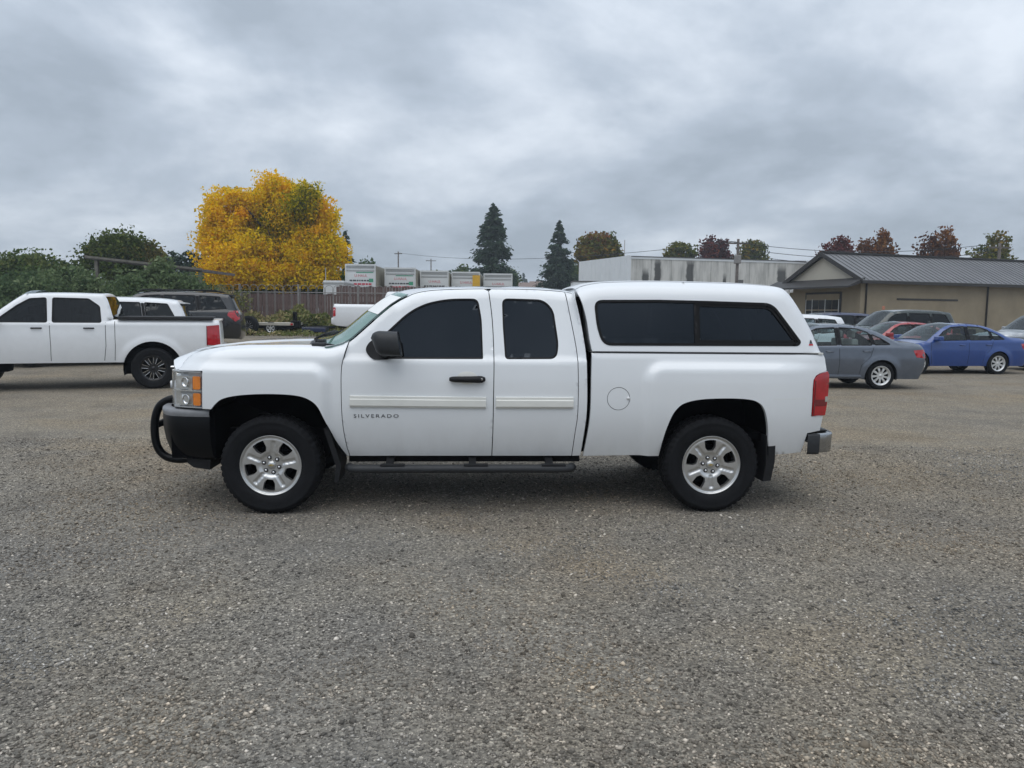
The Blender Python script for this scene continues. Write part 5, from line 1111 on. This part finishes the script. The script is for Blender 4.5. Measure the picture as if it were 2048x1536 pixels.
def vehicle(name, label, cat, S, loc, rz=0.0, group=None):
    """S: sil (side silhouette from nose to tail), W, sill, belt, tumble, wheels, windows, top strips, seams, lamps."""
    t = tag(empty(name, loc, rz), label, cat, group)
    W = S['W']; sil = spl(S['sil'], 5); q = np.array(sil); qa, qb = q[:-1], q[1:]; ab = qb - qa; l2 = (ab * ab).sum(1) + 1e-12
    x0, x1 = q[:, 0].min(), q[:, 0].max(); R = S.get('R', 0.09); belt = S['belt']
    def dist(X, Z):
        p = np.array((X, Z)); tt = np.clip(((p - qa) * ab).sum(1) / l2, 0, 1); return float(np.sqrt(((qa + ab * tt[:, None] - p) ** 2).sum(1)).min())
    def fy(X, Z):
        y = 0.03 + 0.07 * max(0.0, (S.get('wide', 0.7) - Z) / 0.5) ** 2 + 0.02 * sstep(belt - 0.02, belt + 0.02, Z) + max(0.0, Z - belt) * S.get('tumble', 0.34) + 0.03 * sstep(belt - 0.30, belt - 0.02, Z) * 0.5
        f = sum(0.028 * (1 - sstep(0.02, 0.16, math.hypot(X - wx, Z - S['wr']) - S['ra'])) for wx in S['wheels'])
        y += curl(dist(X, Z), R, 0.95) - f
        return y + 0.32 * max(0.0, x0 + 0.55 - X) ** 2 + 0.28 * max(0.0, X - x1 + 0.5) ** 2
    bot = []
    for wx in sorted(S['wheels'], reverse=True):
        a0_ = math.asin(min(1, max(-1, (S['sill'] - S['wr']) / S['ra'])))
        bot += [(wx + S['ra'] * math.cos(a), S['wr'] + S['ra'] * math.sin(a)) for a in np.linspace(a0_, math.pi - a0_, 20)]
    outl = sil + bot
    wins = [rpoly(p, 0.035, 4) for p in S['windows']]
    st = S.get('step', 0.055)
    body = panel('body_side', outl, fm(fy), S['paint'], t, holes=wins, step=st, thick=0.02)
    body2 = dup(body, t, (0, W, 0), None, (1, -1, 1))
    for p in wins:
        rp = resample(p, 0.04)
        gobj = panel('side_window', inset(rp, 0.004), fm(fy, 0.010), S.get('glass', 'car_glass'), body, step=0.15, thick=0)
        so = panel('window_seal', inset(rp, -0.012), fm(fy, -0.003), 'rubber_seal', body, holes=[inset(rp, 0.012)], step=0.15, thick=0.012)
        dup(gobj, body2); dup(so, body2)
    for sx in S.get('seams', ()):
        pts = sx; b = MB()
        rib = [(p, fy(*p)) for p in resample(pts, 0.06, False)]
        V = []; 
        for (X, Z), y in rib: V += [(X - 0.005, y - 0.0015, Z), (X + 0.005, y - 0.0015, Z)]
        o = b.add(V, [(2 * i, 2 * i + 1, 2 * i + 3, 2 * i + 2) for i in range(len(rib) - 1)]).build('door_seam', 'rubber_seal', body); dup(o, body2)
    for (hx, hz) in S.get('handles', ()):
        o = MB().tube([(hx - 0.09, fy(hx, hz) + 0.005, hz), (hx - 0.07, fy(hx, hz) - 0.028, hz), (hx + 0.07, fy(hx, hz) - 0.028, hz), (hx + 0.09, fy(hx, hz) + 0.005, hz)], 0.014, 8).build('door_handle', S.get('handle_mat', S['paint']), body, True); dup(o, body2)
    for (lname, poly, lm, off) in S.get('lamps', ()):
        o = panel(lname, rpoly(poly, 0.02, 3), fm(fy, off), lm, t, step=0.08, thick=0.03); dup(o, t, (0, W, 0), None, (1, -1, 1))
    # top, nose and tail strips running from side to side
    n5 = 5
    for (pname, i0, i1, m_, crown) in S['strips']:
        rows = []
        for j in range(i0 * n5, min(i1 * n5, len(sil) - 1) + 1):
            X, Z = sil[j]; jn, jp = sil[min(j + 1, len(sil) - 1)], sil[max(j - 1, 0)]; tx, tz = jn[0] - jp[0], jn[1] - jp[1]; ln = math.hypot(tx, tz) or 1
            nx, nz = -tz / ln, tx / ln; ye = fy(X, Z) - 0.002
            rows.append([(X + nx * crown * (1 - v * v), ye + (W - 2 * ye) * (v + 1) / 2, Z + nz * crown * (1 - v * v)) for v in np.linspace(-1, 1, 13)])
        grid(pname, rows, m_, t)
    # underside and wheel wells
    MB().box(x0 + 0.35, x1 - 0.3, 0.16, W - 0.16, S['sill'] + 0.02, S['sill'] + 0.30).build('underbody', 'dark_void', t)
    for wx in S['wheels']:
        for s in (0, 1):
            b = MB(); a_ = np.linspace(-0.25, math.pi + 0.25, 18); r = S['ra'] + 0.004
            A = [(wx + r * math.cos(k), 0.03 if s == 0 else W - 0.03, S['wr'] + r * math.sin(k)) for k in a_]; Bq = [(p[0], 0.45 if s == 0 else W - 0.45, p[2]) for p in A]; m_ = len(A)
            b.add(A + Bq, [(i, i + 1, m_ + i + 1, m_ + i) for i in range(m_ - 1)] + [tuple(range(m_, 2 * m_))]); b.build('wheel_well', 'dark_void', t, True)
    if S.get('cabin'):
        c0, c1, cz = S['cabin']; MB().box(c0, c1, 0.22, W - 0.22, S['sill'] + 0.2, cz, 0.05).build('cabin_floor', 'dark_void', t)
        for xs_ in S.get('seats', ()):
            for y0 in (0.30, W - 0.82): MB().box(xs_, xs_ + 0.16, y0, y0 + 0.50, cz - 0.05, cz + 0.42, 0.05).box(xs_ + 0.03, xs_ + 0.13, y0 + 0.12, y0 + 0.38, cz + 0.44, cz + 0.60, 0.03).build('seat', S.get('trim', 'grey_plastic'), t)
    if S.get('mirror'):
        mx0, mz0 = S['mirror']; o = MB().box(mx0, mx0 + 0.16, -0.16, 0.03 + fy(mx0, mz0), mz0, mz0 + 0.13, 0.03).build('wing_mirror', S.get('mirror_mat', S['paint']), t); dup(o, t, (0, W, 0), None, (1, -1, 1))
    w0 = S['wheel']()
    for i, wx in enumerate(S['wheels']):
        for s in (0, 1):
            y_ = S['wr_w'] if s == 0 else W - S['wr_w']; rot = (0, 0, 0) if s == 0 else (0, 0, math.pi)
            if i == 0 and s == 0: w0.parent = t; w0.location = (wx, y_, S['wr']); continue
            dup_tree(w0, t, (wx, y_, S['wr']), rot)
    for f_ in S.get('extra', ()): f_(t, W, fy)
    return t
mat('paint_black', (0.008, 0.009, 0.011), 0.22, coat=0.8, var=0.1); mat('paint_charcoal', (0.110, 0.130, 0.165), 0.26, 0.35, coat=0.8, var=0.06); mat('paint_white2', (0.74, 0.76, 0.78), 0.3, coat=0.6, var=0.02)
mat('paint_red', (0.32, 0.02, 0.022), 0.28, coat=0.8, var=0.06); mat('paint_blue', (0.010, 0.050, 0.22), 0.28, coat=0.8, var=0.06); mat('paint_silver', (0.42, 0.44, 0.46), 0.3, 0.5, coat=0.6, var=0.05); mat('paint_navy', (0.025, 0.035, 0.085), 0.3, coat=0.8, var=0.06)
mat('paint_green', (0.012, 0.022, 0.018), 0.25, coat=0.8, var=0.08); mat('alloy_silver', (0.66, 0.67, 0.67), 0.32, 0.6, var=0.05); mat('alloy_black', (0.008, 0.008, 0.009), 0.25, var=0.1); mat('tonneau', (0.012, 0.012, 0.014), 0.75, var=0.15)
mat('seat_pale', (0.36, 0.35, 0.33), 0.8, var=0.08)
glass('suv_glass', (0.10, 0.11, 0.13), 0.25)
SEDAN = [(0.06, 0.22), (0.0, 0.42), (0.05, 0.62), (0.22, 0.74), (0.75, 0.88), (1.18, 0.96), (1.55, 1.19), (1.85, 1.37), (2.15, 1.445), (2.55, 1.462), (3.0, 1.435), (3.35, 1.345), (3.68, 1.195), (3.92, 1.085), (4.30, 1.055), (4.47, 0.98), (4.55, 0.75), (4.53, 0.45), (4.44, 0.24)]
SED_STRIPS = lambda p: [('front_bumper', 0, 3, p, 0.10), ('bonnet', 3, 5, p, 0.04), ('windscreen', 5, 8, 'car_glass', 0.06), ('roof', 8, 10, p, 0.03), ('rear_window', 10, 13, 'car_glass', 0.05), ('boot_lid', 13, 15, p, 0.03), ('rear_bumper', 15, 18, p, 0.08)]
SED_WIN = [[(1.42, 0.985), (1.76, 1.25), (2.02, 1.37), (2.44, 1.40), (2.46, 1.0)], [(2.55, 1.0), (2.535, 1.40), (2.95, 1.375), (3.20, 1.29), (3.26, 1.01)], [(3.32, 1.015), (3.27, 1.255), (3.46, 1.17), (3.68, 1.03)]]
def sedan(paint, wheel, **k):
    d = dict(sil=SEDAN, W=1.76, sill=0.24, belt=0.97, tumble=0.40, wheels=(0.90, 3.48), wr=0.315, ra=0.365, wr_w=0.125, windows=SED_WIN, strips=SED_STRIPS(paint), paint=paint, wheel=wheel, cabin=(1.3, 3.4, 0.72), seats=(1.95, 2.9), mirror=(1.38, 0.98),
             handles=((2.28, 0.86), (3.14, 0.87)), seams=([(1.30, 0.93), (1.28, 0.6), (1.34, 0.30)], [(2.50, 0.98), (2.51, 0.6), (2.50, 0.28)], [(3.30, 1.0), (3.22, 0.75), (3.02, 0.55), (2.98, 0.30)]),
             lamps=(('pillar_trim', [(2.475, 1.0), (2.455, 1.40), (2.52, 1.40), (2.535, 1.0)], 'rubber_seal', -0.002), ('pillar_trim', [(3.27, 1.02), (3.215, 1.28), (3.255, 1.26), (3.31, 1.02)], 'rubber_seal', -0.002), ('headlight', [(0.06, 0.56), (0.42, 0.70), (0.45, 0.78), (0.12, 0.68)], 'lamp_silver', -0.004), ('taillight', [(4.20, 0.90), (4.50, 0.92), (4.52, 0.72), (4.28, 0.74)], 'red_lens', -0.004)))
    d.update(k); return d
SUV = [(0.06, 0.30), (0.0, 0.58), (0.06, 0.92), (0.30, 1.03), (1.05, 1.12), (1.30, 1.18), (1.90, 1.66), (2.15, 1.76), (2.80, 1.815), (3.85, 1.80), (4.36, 1.75), (4.52, 1.68), (4.70, 1.22), (4.76, 1.05), (4.80, 0.75), (4.78, 0.42), (4.70, 0.30)]
SUV_STRIPS = lambda p, g='suv_glass': [('front_bumper', 0, 3, p, 0.08), ('bonnet', 3, 5, p, 0.04), ('windscreen', 5, 7, 'car_glass', 0.06), ('roof', 7, 11, p, 0.03), ('rear_window', 11, 12, g, 0.04), ('tailgate', 12, 14, p, 0.05), ('rear_bumper', 14, 16, p, 0.07)]
SUV_WIN = [[(1.62, 1.20), (1.95, 1.55), (2.2, 1.67), (2.62, 1.70), (2.62, 1.20)], [(2.72, 1.20), (2.72, 1.70), (3.55, 1.69), (3.62, 1.21)], [(3.72, 1.22), (3.66, 1.69), (4.22, 1.66), (4.42, 1.28)]]
def suv(paint, wheel, g='suv_glass', **k):
    d = dict(sil=SUV, W=1.92, sill=0.33, belt=1.17, tumble=0.30, wide=0.85, wheels=(0.95, 3.80), wr=0.37, ra=0.43, wr_w=0.14, windows=SUV_WIN, strips=SUV_STRIPS(paint, g), paint=paint, wheel=wheel, glass=g, cabin=(1.4, 4.3, 0.92), seats=(2.1, 3.1), mirror=(1.55, 1.18),
             handles=((2.42, 1.05), (3.42, 1.06)), seams=([(1.36, 1.14), (1.34, 0.7), (1.40, 0.40)], [(2.67, 1.18), (2.67, 0.7), (2.66, 0.38)], [(3.67, 1.2), (3.55, 0.85), (3.36, 0.6), (3.33, 0.38)]),
             lamps=(('pillar_trim', [(2.635, 1.21), (2.635, 1.69), (2.705, 1.69), (2.705, 1.21)], 'rubber_seal', -0.002), ('pillar_trim', [(3.635, 1.22), (3.57, 1.68), (3.645, 1.68), (3.705, 1.22)], 'rubber_seal', -0.002), ('headlight', [(0.05, 0.80), (0.45, 0.92), (0.45, 1.02), (0.10, 0.96)], 'lamp_silver', -0.004), ('taillight', [(4.36, 1.06), (4.40, 1.20), (4.72, 1.22), (4.78, 0.95), (4.62, 0.86)], 'red_lens', -0.004)))
    d.update(k); return d
PICK = [(0.06, 0.48), (0.0, 0.78), (0.04, 1.12), (0.30, 1.23), (1.30, 1.31), (1.48, 1.35), (2.12, 1.86), (2.40, 1.945), (3.45, 1.95), (3.66, 1.90), (3.80, 1.47), (3.86, 1.435), (5.70, 1.435), (5.815, 1.405), (5.85, 1.15), (5.86, 0.90), (5.93, 0.86), (5.93, 0.64), (5.80, 0.58)]
def pickup(paint, wheel, tonneau, **k):
    d = dict(sil=PICK, W=2.0, sill=0.56, belt=1.36, tumble=0.30, wide=1.0, R=0.05, wheels=(1.00, 4.52), wr=0.43, ra=0.53, wr_w=0.16, windows=[[(1.72, 1.38), (2.10, 1.70), (2.32, 1.84), (2.60, 1.86), (2.62, 1.38)], [(2.72, 1.38), (2.72, 1.86), (3.35, 1.85), (3.55, 1.70), (3.58, 1.38)]],
             strips=[('front_bumper', 0, 3, paint, 0.10), ('bonnet', 3, 5, paint, 0.05), ('windscreen', 5, 7, 'car_glass', 0.08), ('roof', 7, 9, paint, 0.03), ('rear_window', 9, 11, 'suv_glass', 0.02), ('bed_cover', 11, 12, tonneau, 0.0), ('tailgate', 12, 15, paint, 0.03), ('rear_bumper', 15, 18, paint, 0.04)],
             paint=paint, wheel=wheel, glass='suv_glass', cabin=(1.5, 3.6, 1.1), seats=(2.2, 3.0), mirror=(1.62, 1.38), handles=((2.44, 1.26), (3.36, 1.26)), handle_mat='black_plastic', mirror_mat='black_plastic',
             seams=([(1.52, 1.30), (1.50, 0.9), (1.56, 0.60)], [(2.67, 1.36), (2.68, 0.9), (2.67, 0.60)], [(3.66, 1.38), (3.66, 0.9), (3.62, 0.60)], [(3.83, 1.40), (3.83, 0.9), (3.81, 0.60)]),
             lamps=(('headlight', [(0.05, 0.92), (0.40, 0.95), (0.42, 1.16), (0.08, 1.12)], 'lamp_silver', -0.004), ('taillight', [(5.58, 1.315), (5.815, 1.335), (5.835, 0.89), (5.58, 0.91)], 'red_lens', -0.012), ('lamp_edge', [(5.562, 1.315), (5.582, 1.325), (5.582, 0.90), (5.562, 0.90)], 'dark_red_lens', -0.013)))
    d.update(k); return d
def roof_rails(t, W, fy):
    for y in (0.36, W - 0.36):
        MB().tube([(2.0, y, 1.78), (2.15, y, 1.86), (4.1, y, 1.865), (4.3, y, 1.79)], 0.022, 8).build('roof_rail', 'black_plastic', t, True)
    for x in (2.5, 3.75): MB().box(x, x + 0.07, 0.36, W - 0.36, 1.855, 1.90, 0.01).build('roof_bar', 'black_plastic', t)
def spoiler(z, x0, x1, m_):
    def f(t, W, fy): MB().prism([(x0, z), (x1, z - 0.045), (x1 + 0.01, z - 0.075), (x0 + 0.05, z - 0.06)], 0.30, W - 0.30).build('spoiler', m_, t)
    return f
# --- left group
blackwheel = lambda: simple_wheel('wheel', 0.43, 0.29, 0.255, 8, 'alloy_black', 0.2, 'alloy_lip')
d_ = 15.2
vehicle('pickup_truck', 'white pickup with black bed cover and black wheels, behind the big truck on the left', 'pickup truck',
        pickup('paint_white2', blackwheel, 'tonneau', ra=0.56, step=0.045, extra=(lambda t, W, fy: [MB().box(3.88, 5.70, 0.04, W - 0.04, 1.44, 1.50, 0.01).build('bed_rail', 'tonneau', t)],)), (-7.46 - 4.52 * math.cos(R_(20)), d_ + 0.28 - 4.52 * math.sin(R_(20)), 0.0), R_(20))
vehicle('hatchback_car', 'white hatchback with a small roof spoiler, half hidden behind the left white pickup', 'car',
        suv('paint_white2', lambda: simple_wheel('wheel', 0.34, 0.22, 0.23, 10, 'alloy_silver'), extra=(spoiler(1.745, 4.30, 4.66, 'paint_white2'),)), (-8.80 - 4.7 * math.cos(R_(18)), 20.2 - 4.7 * math.sin(R_(18)), 0.14), R_(18))
kx, kz = 1.16, 1.045
LSUV = [(a * kx, c * kz) for a, c in SUV]; LWIN = [[(a * kx, c * kz) for a, c in w_] for w_ in SUV_WIN]
def long_rails(t, W, fy):
    for y in (0.36, W - 0.36): MB().tube([(2.3, y, 1.86), (2.5, y, 1.945), (4.75, y, 1.95), (4.95, y, 1.87)], 0.022, 8).build('roof_rail', 'black_plastic', t, True)
    for x in (2.9, 4.3): MB().box(x, x + 0.07, 0.36, W - 0.36, 1.94, 1.985, 0.01).build('roof_bar', 'black_plastic', t)
vehicle('suv', 'long black SUV with roof rails parked left of the weedy fence', 'SUV',
        suv('paint_black', lambda: simple_wheel('wheel', 0.38, 0.25, 0.24, 10, 'alloy_black'), sil=LSUV, windows=LWIN, belt=1.17 * kz, wheels=(0.95 * kx, 3.80 * kx), wr=0.38, ra=0.45, cabin=(1.6, 5.0, 0.95), seats=(2.4, 3.6), mirror=(1.8, 1.23), handles=((2.80, 1.10), (3.95, 1.11)), handle_mat='black_plastic',
            seams=([(3.10, 1.23), (3.10, 0.7), (3.08, 0.40)], [(4.25, 1.25), (4.10, 0.88), (3.88, 0.62), (3.85, 0.40)]),
            lamps=(('pillar_trim', [(a * kx, c * kz) for a, c in ((2.635, 1.21), (2.635, 1.69), (2.705, 1.69), (2.705, 1.21))], 'rubber_seal', -0.002), ('pillar_trim', [(a * kx, c * kz) for a, c in ((3.635, 1.22), (3.57, 1.68), (3.645, 1.68), (3.705, 1.22))], 'rubber_seal', -0.002),
                   ('headlight', [(0.05, 0.84), (0.50, 0.96), (0.50, 1.06), (0.10, 1.0)], 'lamp_silver', -0.004), ('taillight', [(a * kx, c * kz) for a, c in ((4.44, 1.06), (4.47, 1.20), (4.72, 1.22), (4.78, 0.95), (4.66, 0.86))], 'red_lens', -0.004)),
            extra=(long_rails, spoiler(1.85, 5.0, 5.40, 'paint_black'), lambda t, W, fy: panel('pillar_trim', [(5.30, 1.68), (5.34, 1.68), (5.52, 1.24), (5.47, 1.24)], fm(fy, -0.004), 'paint_silver', t, step=0.1, thick=0.01))), (-9.30 - 5.5 * math.cos(R_(14)), 25.4 - 5.5 * math.sin(R_(14)), 0.36), R_(14))
# --- second white pickup, tail to the left
vehicle('pickup_truck', 'plain white pickup seen past the windscreen, its red tail lamp to the left', 'pickup truck',
        pickup('paint_white2', lambda: simple_wheel('wheel', 0.38, 0.26, 0.22, 6, 'steel'), 'dark_void', wr=0.38, ra=0.46, sill=0.46, wheels=(1.0, 4.25), step=0.07,
               lamps=(('headlight', [(0.05, 0.92), (0.40, 0.95), (0.42, 1.16), (0.08, 1.12)], 'lamp_silver', -0.004), ('taillight', [(5.72, 1.30), (5.83, 1.30), (5.845, 0.93), (5.72, 0.95)], 'red_lens', -0.008))), (-7.25 + 5.9, 32.0, 0.50), math.pi + R_(-4))
# --- flatbed trailer with its spare wheel
TR = at(517, 662, 33); tz = terrain(TR.x, 33.0)
tr = tag(empty('flatbed_trailer', (TR.x - 0.1, 32.6, tz)), 'low flatbed trailer parked in front of the weeds', 'trailer')
LT = at(592, 650, 33).x - TR.x + 0.1
MB().box(0, LT, 0, 1.9, 0.40, 0.52, 0.01).build('deck', mat('deck_wood', (0.40, 0.38, 0.33), 0.8, var=0.2, vscale=3), tr)
for y_ in (0.05, 1.78): MB().box(-0.1, LT + 0.02, y_, y_ + 0.07, 0.26, 0.398).build('frame_rail', 'black_paint', tr)
for s in (0.10, 1.80):
    w1 = simple_wheel('wheel', 0.28, 0.18, 0.17, 6, 'alloy_silver'); w1.parent = tr; w1.location = (0.75, s, 0.28); w1.rotation_euler = (0, 0, 0 if s < 1 else math.pi)
MB().box(LT - 0.05, LT + 0.10, 0.1, 0.3, 0.3, 1.0, 0.02).box(LT - 0.15, LT + 0.25, 0.05, 0.35, 0.3, 0.62, 0.03).build('winch_post', 'black_paint', tr)
MB().tube([(LT, 0.3, 0.32), (LT + 1.6, 0.9, 0.34)], 0.05, 8).tube([(LT, 1.6, 0.32), (LT + 1.6, 0.9, 0.34)], 0.05, 8).build('drawbar', 'black_paint', tr, True)
MB().box(LT - 0.12, LT - 0.02, -0.02, 0.0, 0.42, 0.50).build('side_reflector', 'red_lens', tr)
MB().box(LT + 0.3, LT + 1.35, 0.2, 0.8, 0.12, 0.32, 0.02).build('toolbox', 'paint_navy', tr)
tt = tag(simple_wheel('spare_wheel', 0.42, 0.30, 0.23, 6, 'alloy_black', 0.3, 'alloy_silver'), 'big black off-road wheel standing at the left end of the trailer', 'wheel'); c_ = at(497, 645, 32.2); tt.location = (c_.x, 32.2, terrain(c_.x, 32.2) + 0.42)
# --- right group
def jetta_sill(t, W, fy):
    MB().box(1.35, 3.05, 0.055, 0.10, 0.27, 0.33, 0.01).build('sill_trim', 'paint_charcoal', t)
vehicle('sedan_car', 'dark grey sedan with silver wheel covers just behind the canopy truck', 'car',
        sedan('paint_charcoal', lambda: simple_wheel('wheel', 0.315, 0.20, 0.215, 9, 'alloy_silver', 0.1), step=0.045, trim='seat_pale', extra=(jetta_sill,)), (8.42 - 3.48, 16.9, 0), R_(1.0))
sw_ = lambda: simple_wheel('wheel', 0.34, 0.22, 0.22, 8, 'alloy_silver')
vehicle('crossover_car', 'white crossover directly behind the dark grey sedan', 'car', suv('paint_white2', sw_, 'car_glass', step=0.08), (10.95 - 4.7, 24.0, -0.12), R_(2), 'cars parked before the tan building')
vehicle('suv', 'dark green SUV with a pale painted-on sky sheen on its roof in front of the tan wall', 'SUV', suv('paint_green', sw_, step=0.08, strips=[s if s[0] != 'roof' else ('roof', 7, 11, 'paint_silver', 0.03) for s in SUV_STRIPS('paint_green')], sil=[(a, c * 1.06) for a, c in SUV], windows=[[(a, c * 1.06) for a, c in w_] for w_ in SUV_WIN], belt=1.24), (13.1, 29.5, 0), R_(4), 'cars parked before the tan building')  # silver roof strip: sky reflection put into the paint colour
vehicle('sedan_car', 'red sedan showing between the grey sedan and the green SUV', 'car', sedan('paint_red', sw_, step=0.08), (11.7, 26.0, 0.0), R_(6), 'cars parked before the tan building')
vehicle('sedan_car', 'bright blue sedan with its bonnet showing right of the grey sedan', 'car', sedan('paint_blue', sw_, step=0.06), (10.9, 21.5, 0), R_(8), 'cars parked before the tan building')
vehicle('suv', 'navy SUV parked below the garage door', 'SUV', suv('paint_navy', sw_, step=0.08), (12.1, 34.0, 0), R_(3), 'cars parked before the tan building')
vehicle('suv', 'silver SUV at the far right beside the green one', 'SUV', suv('paint_silver', sw_, step=0.08), (18.6, 28.5, 0), R_(4), 'cars parked before the tan building')
vehicle('suv', 'black SUV at the right edge in front of the silver one', 'SUV', suv('paint_black', sw_, step=0.08), (16.2, 23.0, 0), R_(4), 'cars parked before the tan building')
MK = at(1767, 616, 40); mkp = tag(empty('marker_post', (MK.x, 40, 0)), 'orange-topped marker post by the tan wall', 'post')
MB().tube([(0, 0, 0), (0, 0, MK.z - 0.1)], 0.04, 8).build('post', 'fence_grey', mkp, True); MB().lathe([(0.13, 0), (0.02, 0.0)], 8); MB().box(-0.07, 0.07, -0.03, 0.03, MK.z - 0.10, MK.z + 0.10, 0.02).build('orange_panel', mat('orange', (0.42, 0.17, 0.10), 0.6, var=0.1), mkp)
# ================================================================== row of box trucks behind the fence
mat('box_white', (0.60, 0.62, 0.62), 0.5, var=0.04, vscale=1.0); mat('box_trim', (0.36, 0.37, 0.37), 0.5, 0.2, var=0.1); mat('print_red', (0.50, 0.06, 0.09), 0.6, var=0.1); mat('print_dark', (0.05, 0.055, 0.06), 0.6, var=0.1); mat('print_green', (0.06, 0.30, 0.18), 0.6, var=0.1); mat('box_side_shaded', (0.28, 0.26, 0.20), 0.6, var=0.15, vscale=1.5)
mat('yellow_door', (0.62, 0.36, 0.03), 0.5, var=0.08)
spec = [(690, 751, 528, 45.0, 'leftmost box truck, its white box beside the yellow maple'), (769, 831, 535, 46.2, 'second box truck from the left in the row behind the fence'), (840, 897, 541, 47.4, 'third box truck from the left, above the windscreen of the white pickup'),
        (903, 960, 543.5, 48.6, 'box truck with the yellow panel, fourth in the row'), (967, 1025, 547, 49.8, 'rightmost box truck, in front of the taller fir')]
for i, (u0, u1, v0, dp, lb_) in enumerate(spec):
    pA = at(u0, v0, dp); pB = at(u1, v0, dp); x = pA.x; wd = pB.x - pA.x; gz0 = terrain(x, dp); H = (pA.z + pB.z) / 2 - gz0; zb0 = H - 2.25
    t = tag(empty('box_truck', (x, dp, gz0)), lb_, 'box truck', 'box trucks parked in a row')
    MB().box(0.02, wd - 0.02, 0.06, 5.0, zb0, H - 0.03, 0.02).build('cargo_box', 'box_white', t)
    MB().box(wd - 0.019, wd + 0.006, 0.10, 4.9, zb0 + 0.05, H - 0.10).build('side_panel', 'box_side_shaded', t)  # brownish side face, its shade put into the colour
    MB().box(0, 0.07, 0, 0.058, zb0, H).box(wd - 0.07, wd, 0, 0.058, zb0, H).box(0.07, wd - 0.07, 0, 0.058, H - 0.10, H).build('rear_frame', 'box_white', t)
    MB().box(0.09, wd - 0.09, 0.01, 0.055, H - 0.42, H - 0.36).box(0.09, wd - 0.09, 0.01, 0.055, H - 0.20, H - 0.16).build('door_header', 'box_trim', t)
    rd = MB().box(0.07, wd - 0.07, 0.035, 0.056, zb0, H - 0.42).build('roll_door', 'box_white', t)
    for k in range(5): MB().box(0.075, wd - 0.075, 0.028, 0.034, zb0 + 0.06 + k * 0.34, zb0 + 0.36 + k * 0.34).build('door_slat', 'box_white', rd)
    fx = lambda a, b, c: (wd * 0.30 + a, 0.024 - c, H - 0.76 + b)
    text_mesh('lettering', 'U-HAUL', 0.22, 'print_red', rd, fx, 0.002, 1.0, wd * 0.46 / 0.86)
    if i < 2: MB().box(wd * 0.36, wd * 0.92, 0.020, 0.027, H - 0.52, H - 0.47).build('print_band', 'print_green', rd)
    b = MB(); xx = wd * 0.14
    while xx < wd * 0.86:
        l = random.uniform(0.08, 0.2); b.box(xx, min(xx + l, wd * 0.88), 0.020, 0.027, H - 1.02, H - 0.93); xx += l + 0.04
    b.build('print_line', 'print_dark', rd)
    if i < 2:
        b = MB(); xx = wd * 0.26
        while xx < wd * 0.84:
            l = random.uniform(0.10, 0.26); b.box(xx, min(xx + l, wd * 0.86), 0.020, 0.027, H - 1.24, H - 1.13); xx += l + 0.04
        b.build('print_line', 'print_red', rd); MB().box(wd * 0.78, wd * 0.92, 0.018, 0.026, H - 1.06, H - 0.86).build('print_mark', 'print_green', rd)
    if i == 3: MB().box(wd * 0.74, wd * 1.0, -0.05, -0.002, zb0, H - 0.22).build('side_door', 'yellow_door', t)
    MB().box(0.15, wd - 0.15, 0.3, 6.4, zb0 - 0.35, zb0 - 0.002).box(0.05, wd - 0.05, -0.15, 0.05, 0.40, 0.55).build('chassis', 'chassis', t)
    MB().prism([(5.05, 0.45), (5.05, 2.15), (5.9, 2.15), (6.5, 1.5), (7.2, 1.3), (7.25, 0.45)], 0.12, wd - 0.12, 'x').build('cab', 'box_white', t)
    for yy in (1.0, 6.4):
        for xx in (0.14, wd - 0.14):
            w1 = MB().lathe([(0.16, -0.10), (0.20, -0.12), (0.40, -0.11), (0.42, 0), (0.40, 0.11), (0.2, 0.12)], 24).build('wheel', 'rubber', t, True, (xx, yy, 0.42)); w1.rotation_euler = (0, 0, math.pi / 2)
pA = at(646, 561, 42); pB = at(688, 561, 42); gz0 = terrain(pA.x, 42)
t = tag(empty('cargo_trailer', (pA.x, 42, gz0)), 'low white cargo trailer left of the first box truck', 'trailer')
H = pA.z - gz0; wd = pB.x - pA.x
MB().box(0, wd, 0, 2.6, 0.45, H, 0.04).build('box', 'box_white', t); MB().box(-0.03, wd + 0.03, -0.03, 2.63, H - 0.18, H - 0.10).build('trim', 'box_trim', t); MB().box(0.1, 0.14, 0.1, 0.14, H, H + 0.7).build('ladder_rack', 'box_trim', t)
MB().lathe([(0.12, -0.09), (0.33, -0.09), (0.35, 0), (0.33, 0.09)], 20).build('wheel', 'rubber', t, True, (wd * 0.5, 0.0, 0.35))
# ================================================================== thin autumn haze over the lot
mz = bpy.data.materials.new('haze_air'); mz.use_nodes = True; mt_ = mz.node_tree; mt_.nodes.clear(); MATS['haze_air'] = mz
o_ = mt_.nodes.new('ShaderNodeOutputMaterial'); pv = mt_.nodes.new('ShaderNodeVolumePrincipled'); pv.inputs['Color'].default_value = (0.80, 0.88, 0.96, 1); pv.inputs['Density'].default_value = 0.0010; pv.inputs['Anisotropy'].default_value = 0.2
mt_.links.new(pv.outputs[0], o_.inputs['Volume'])
hz = MB().box(-455, 455, -65, 485, -1.2, 22).build('haze', 'haze_air'); tag(hz, 'thin pale haze over the whole lot', 'haze', kind='stuff')
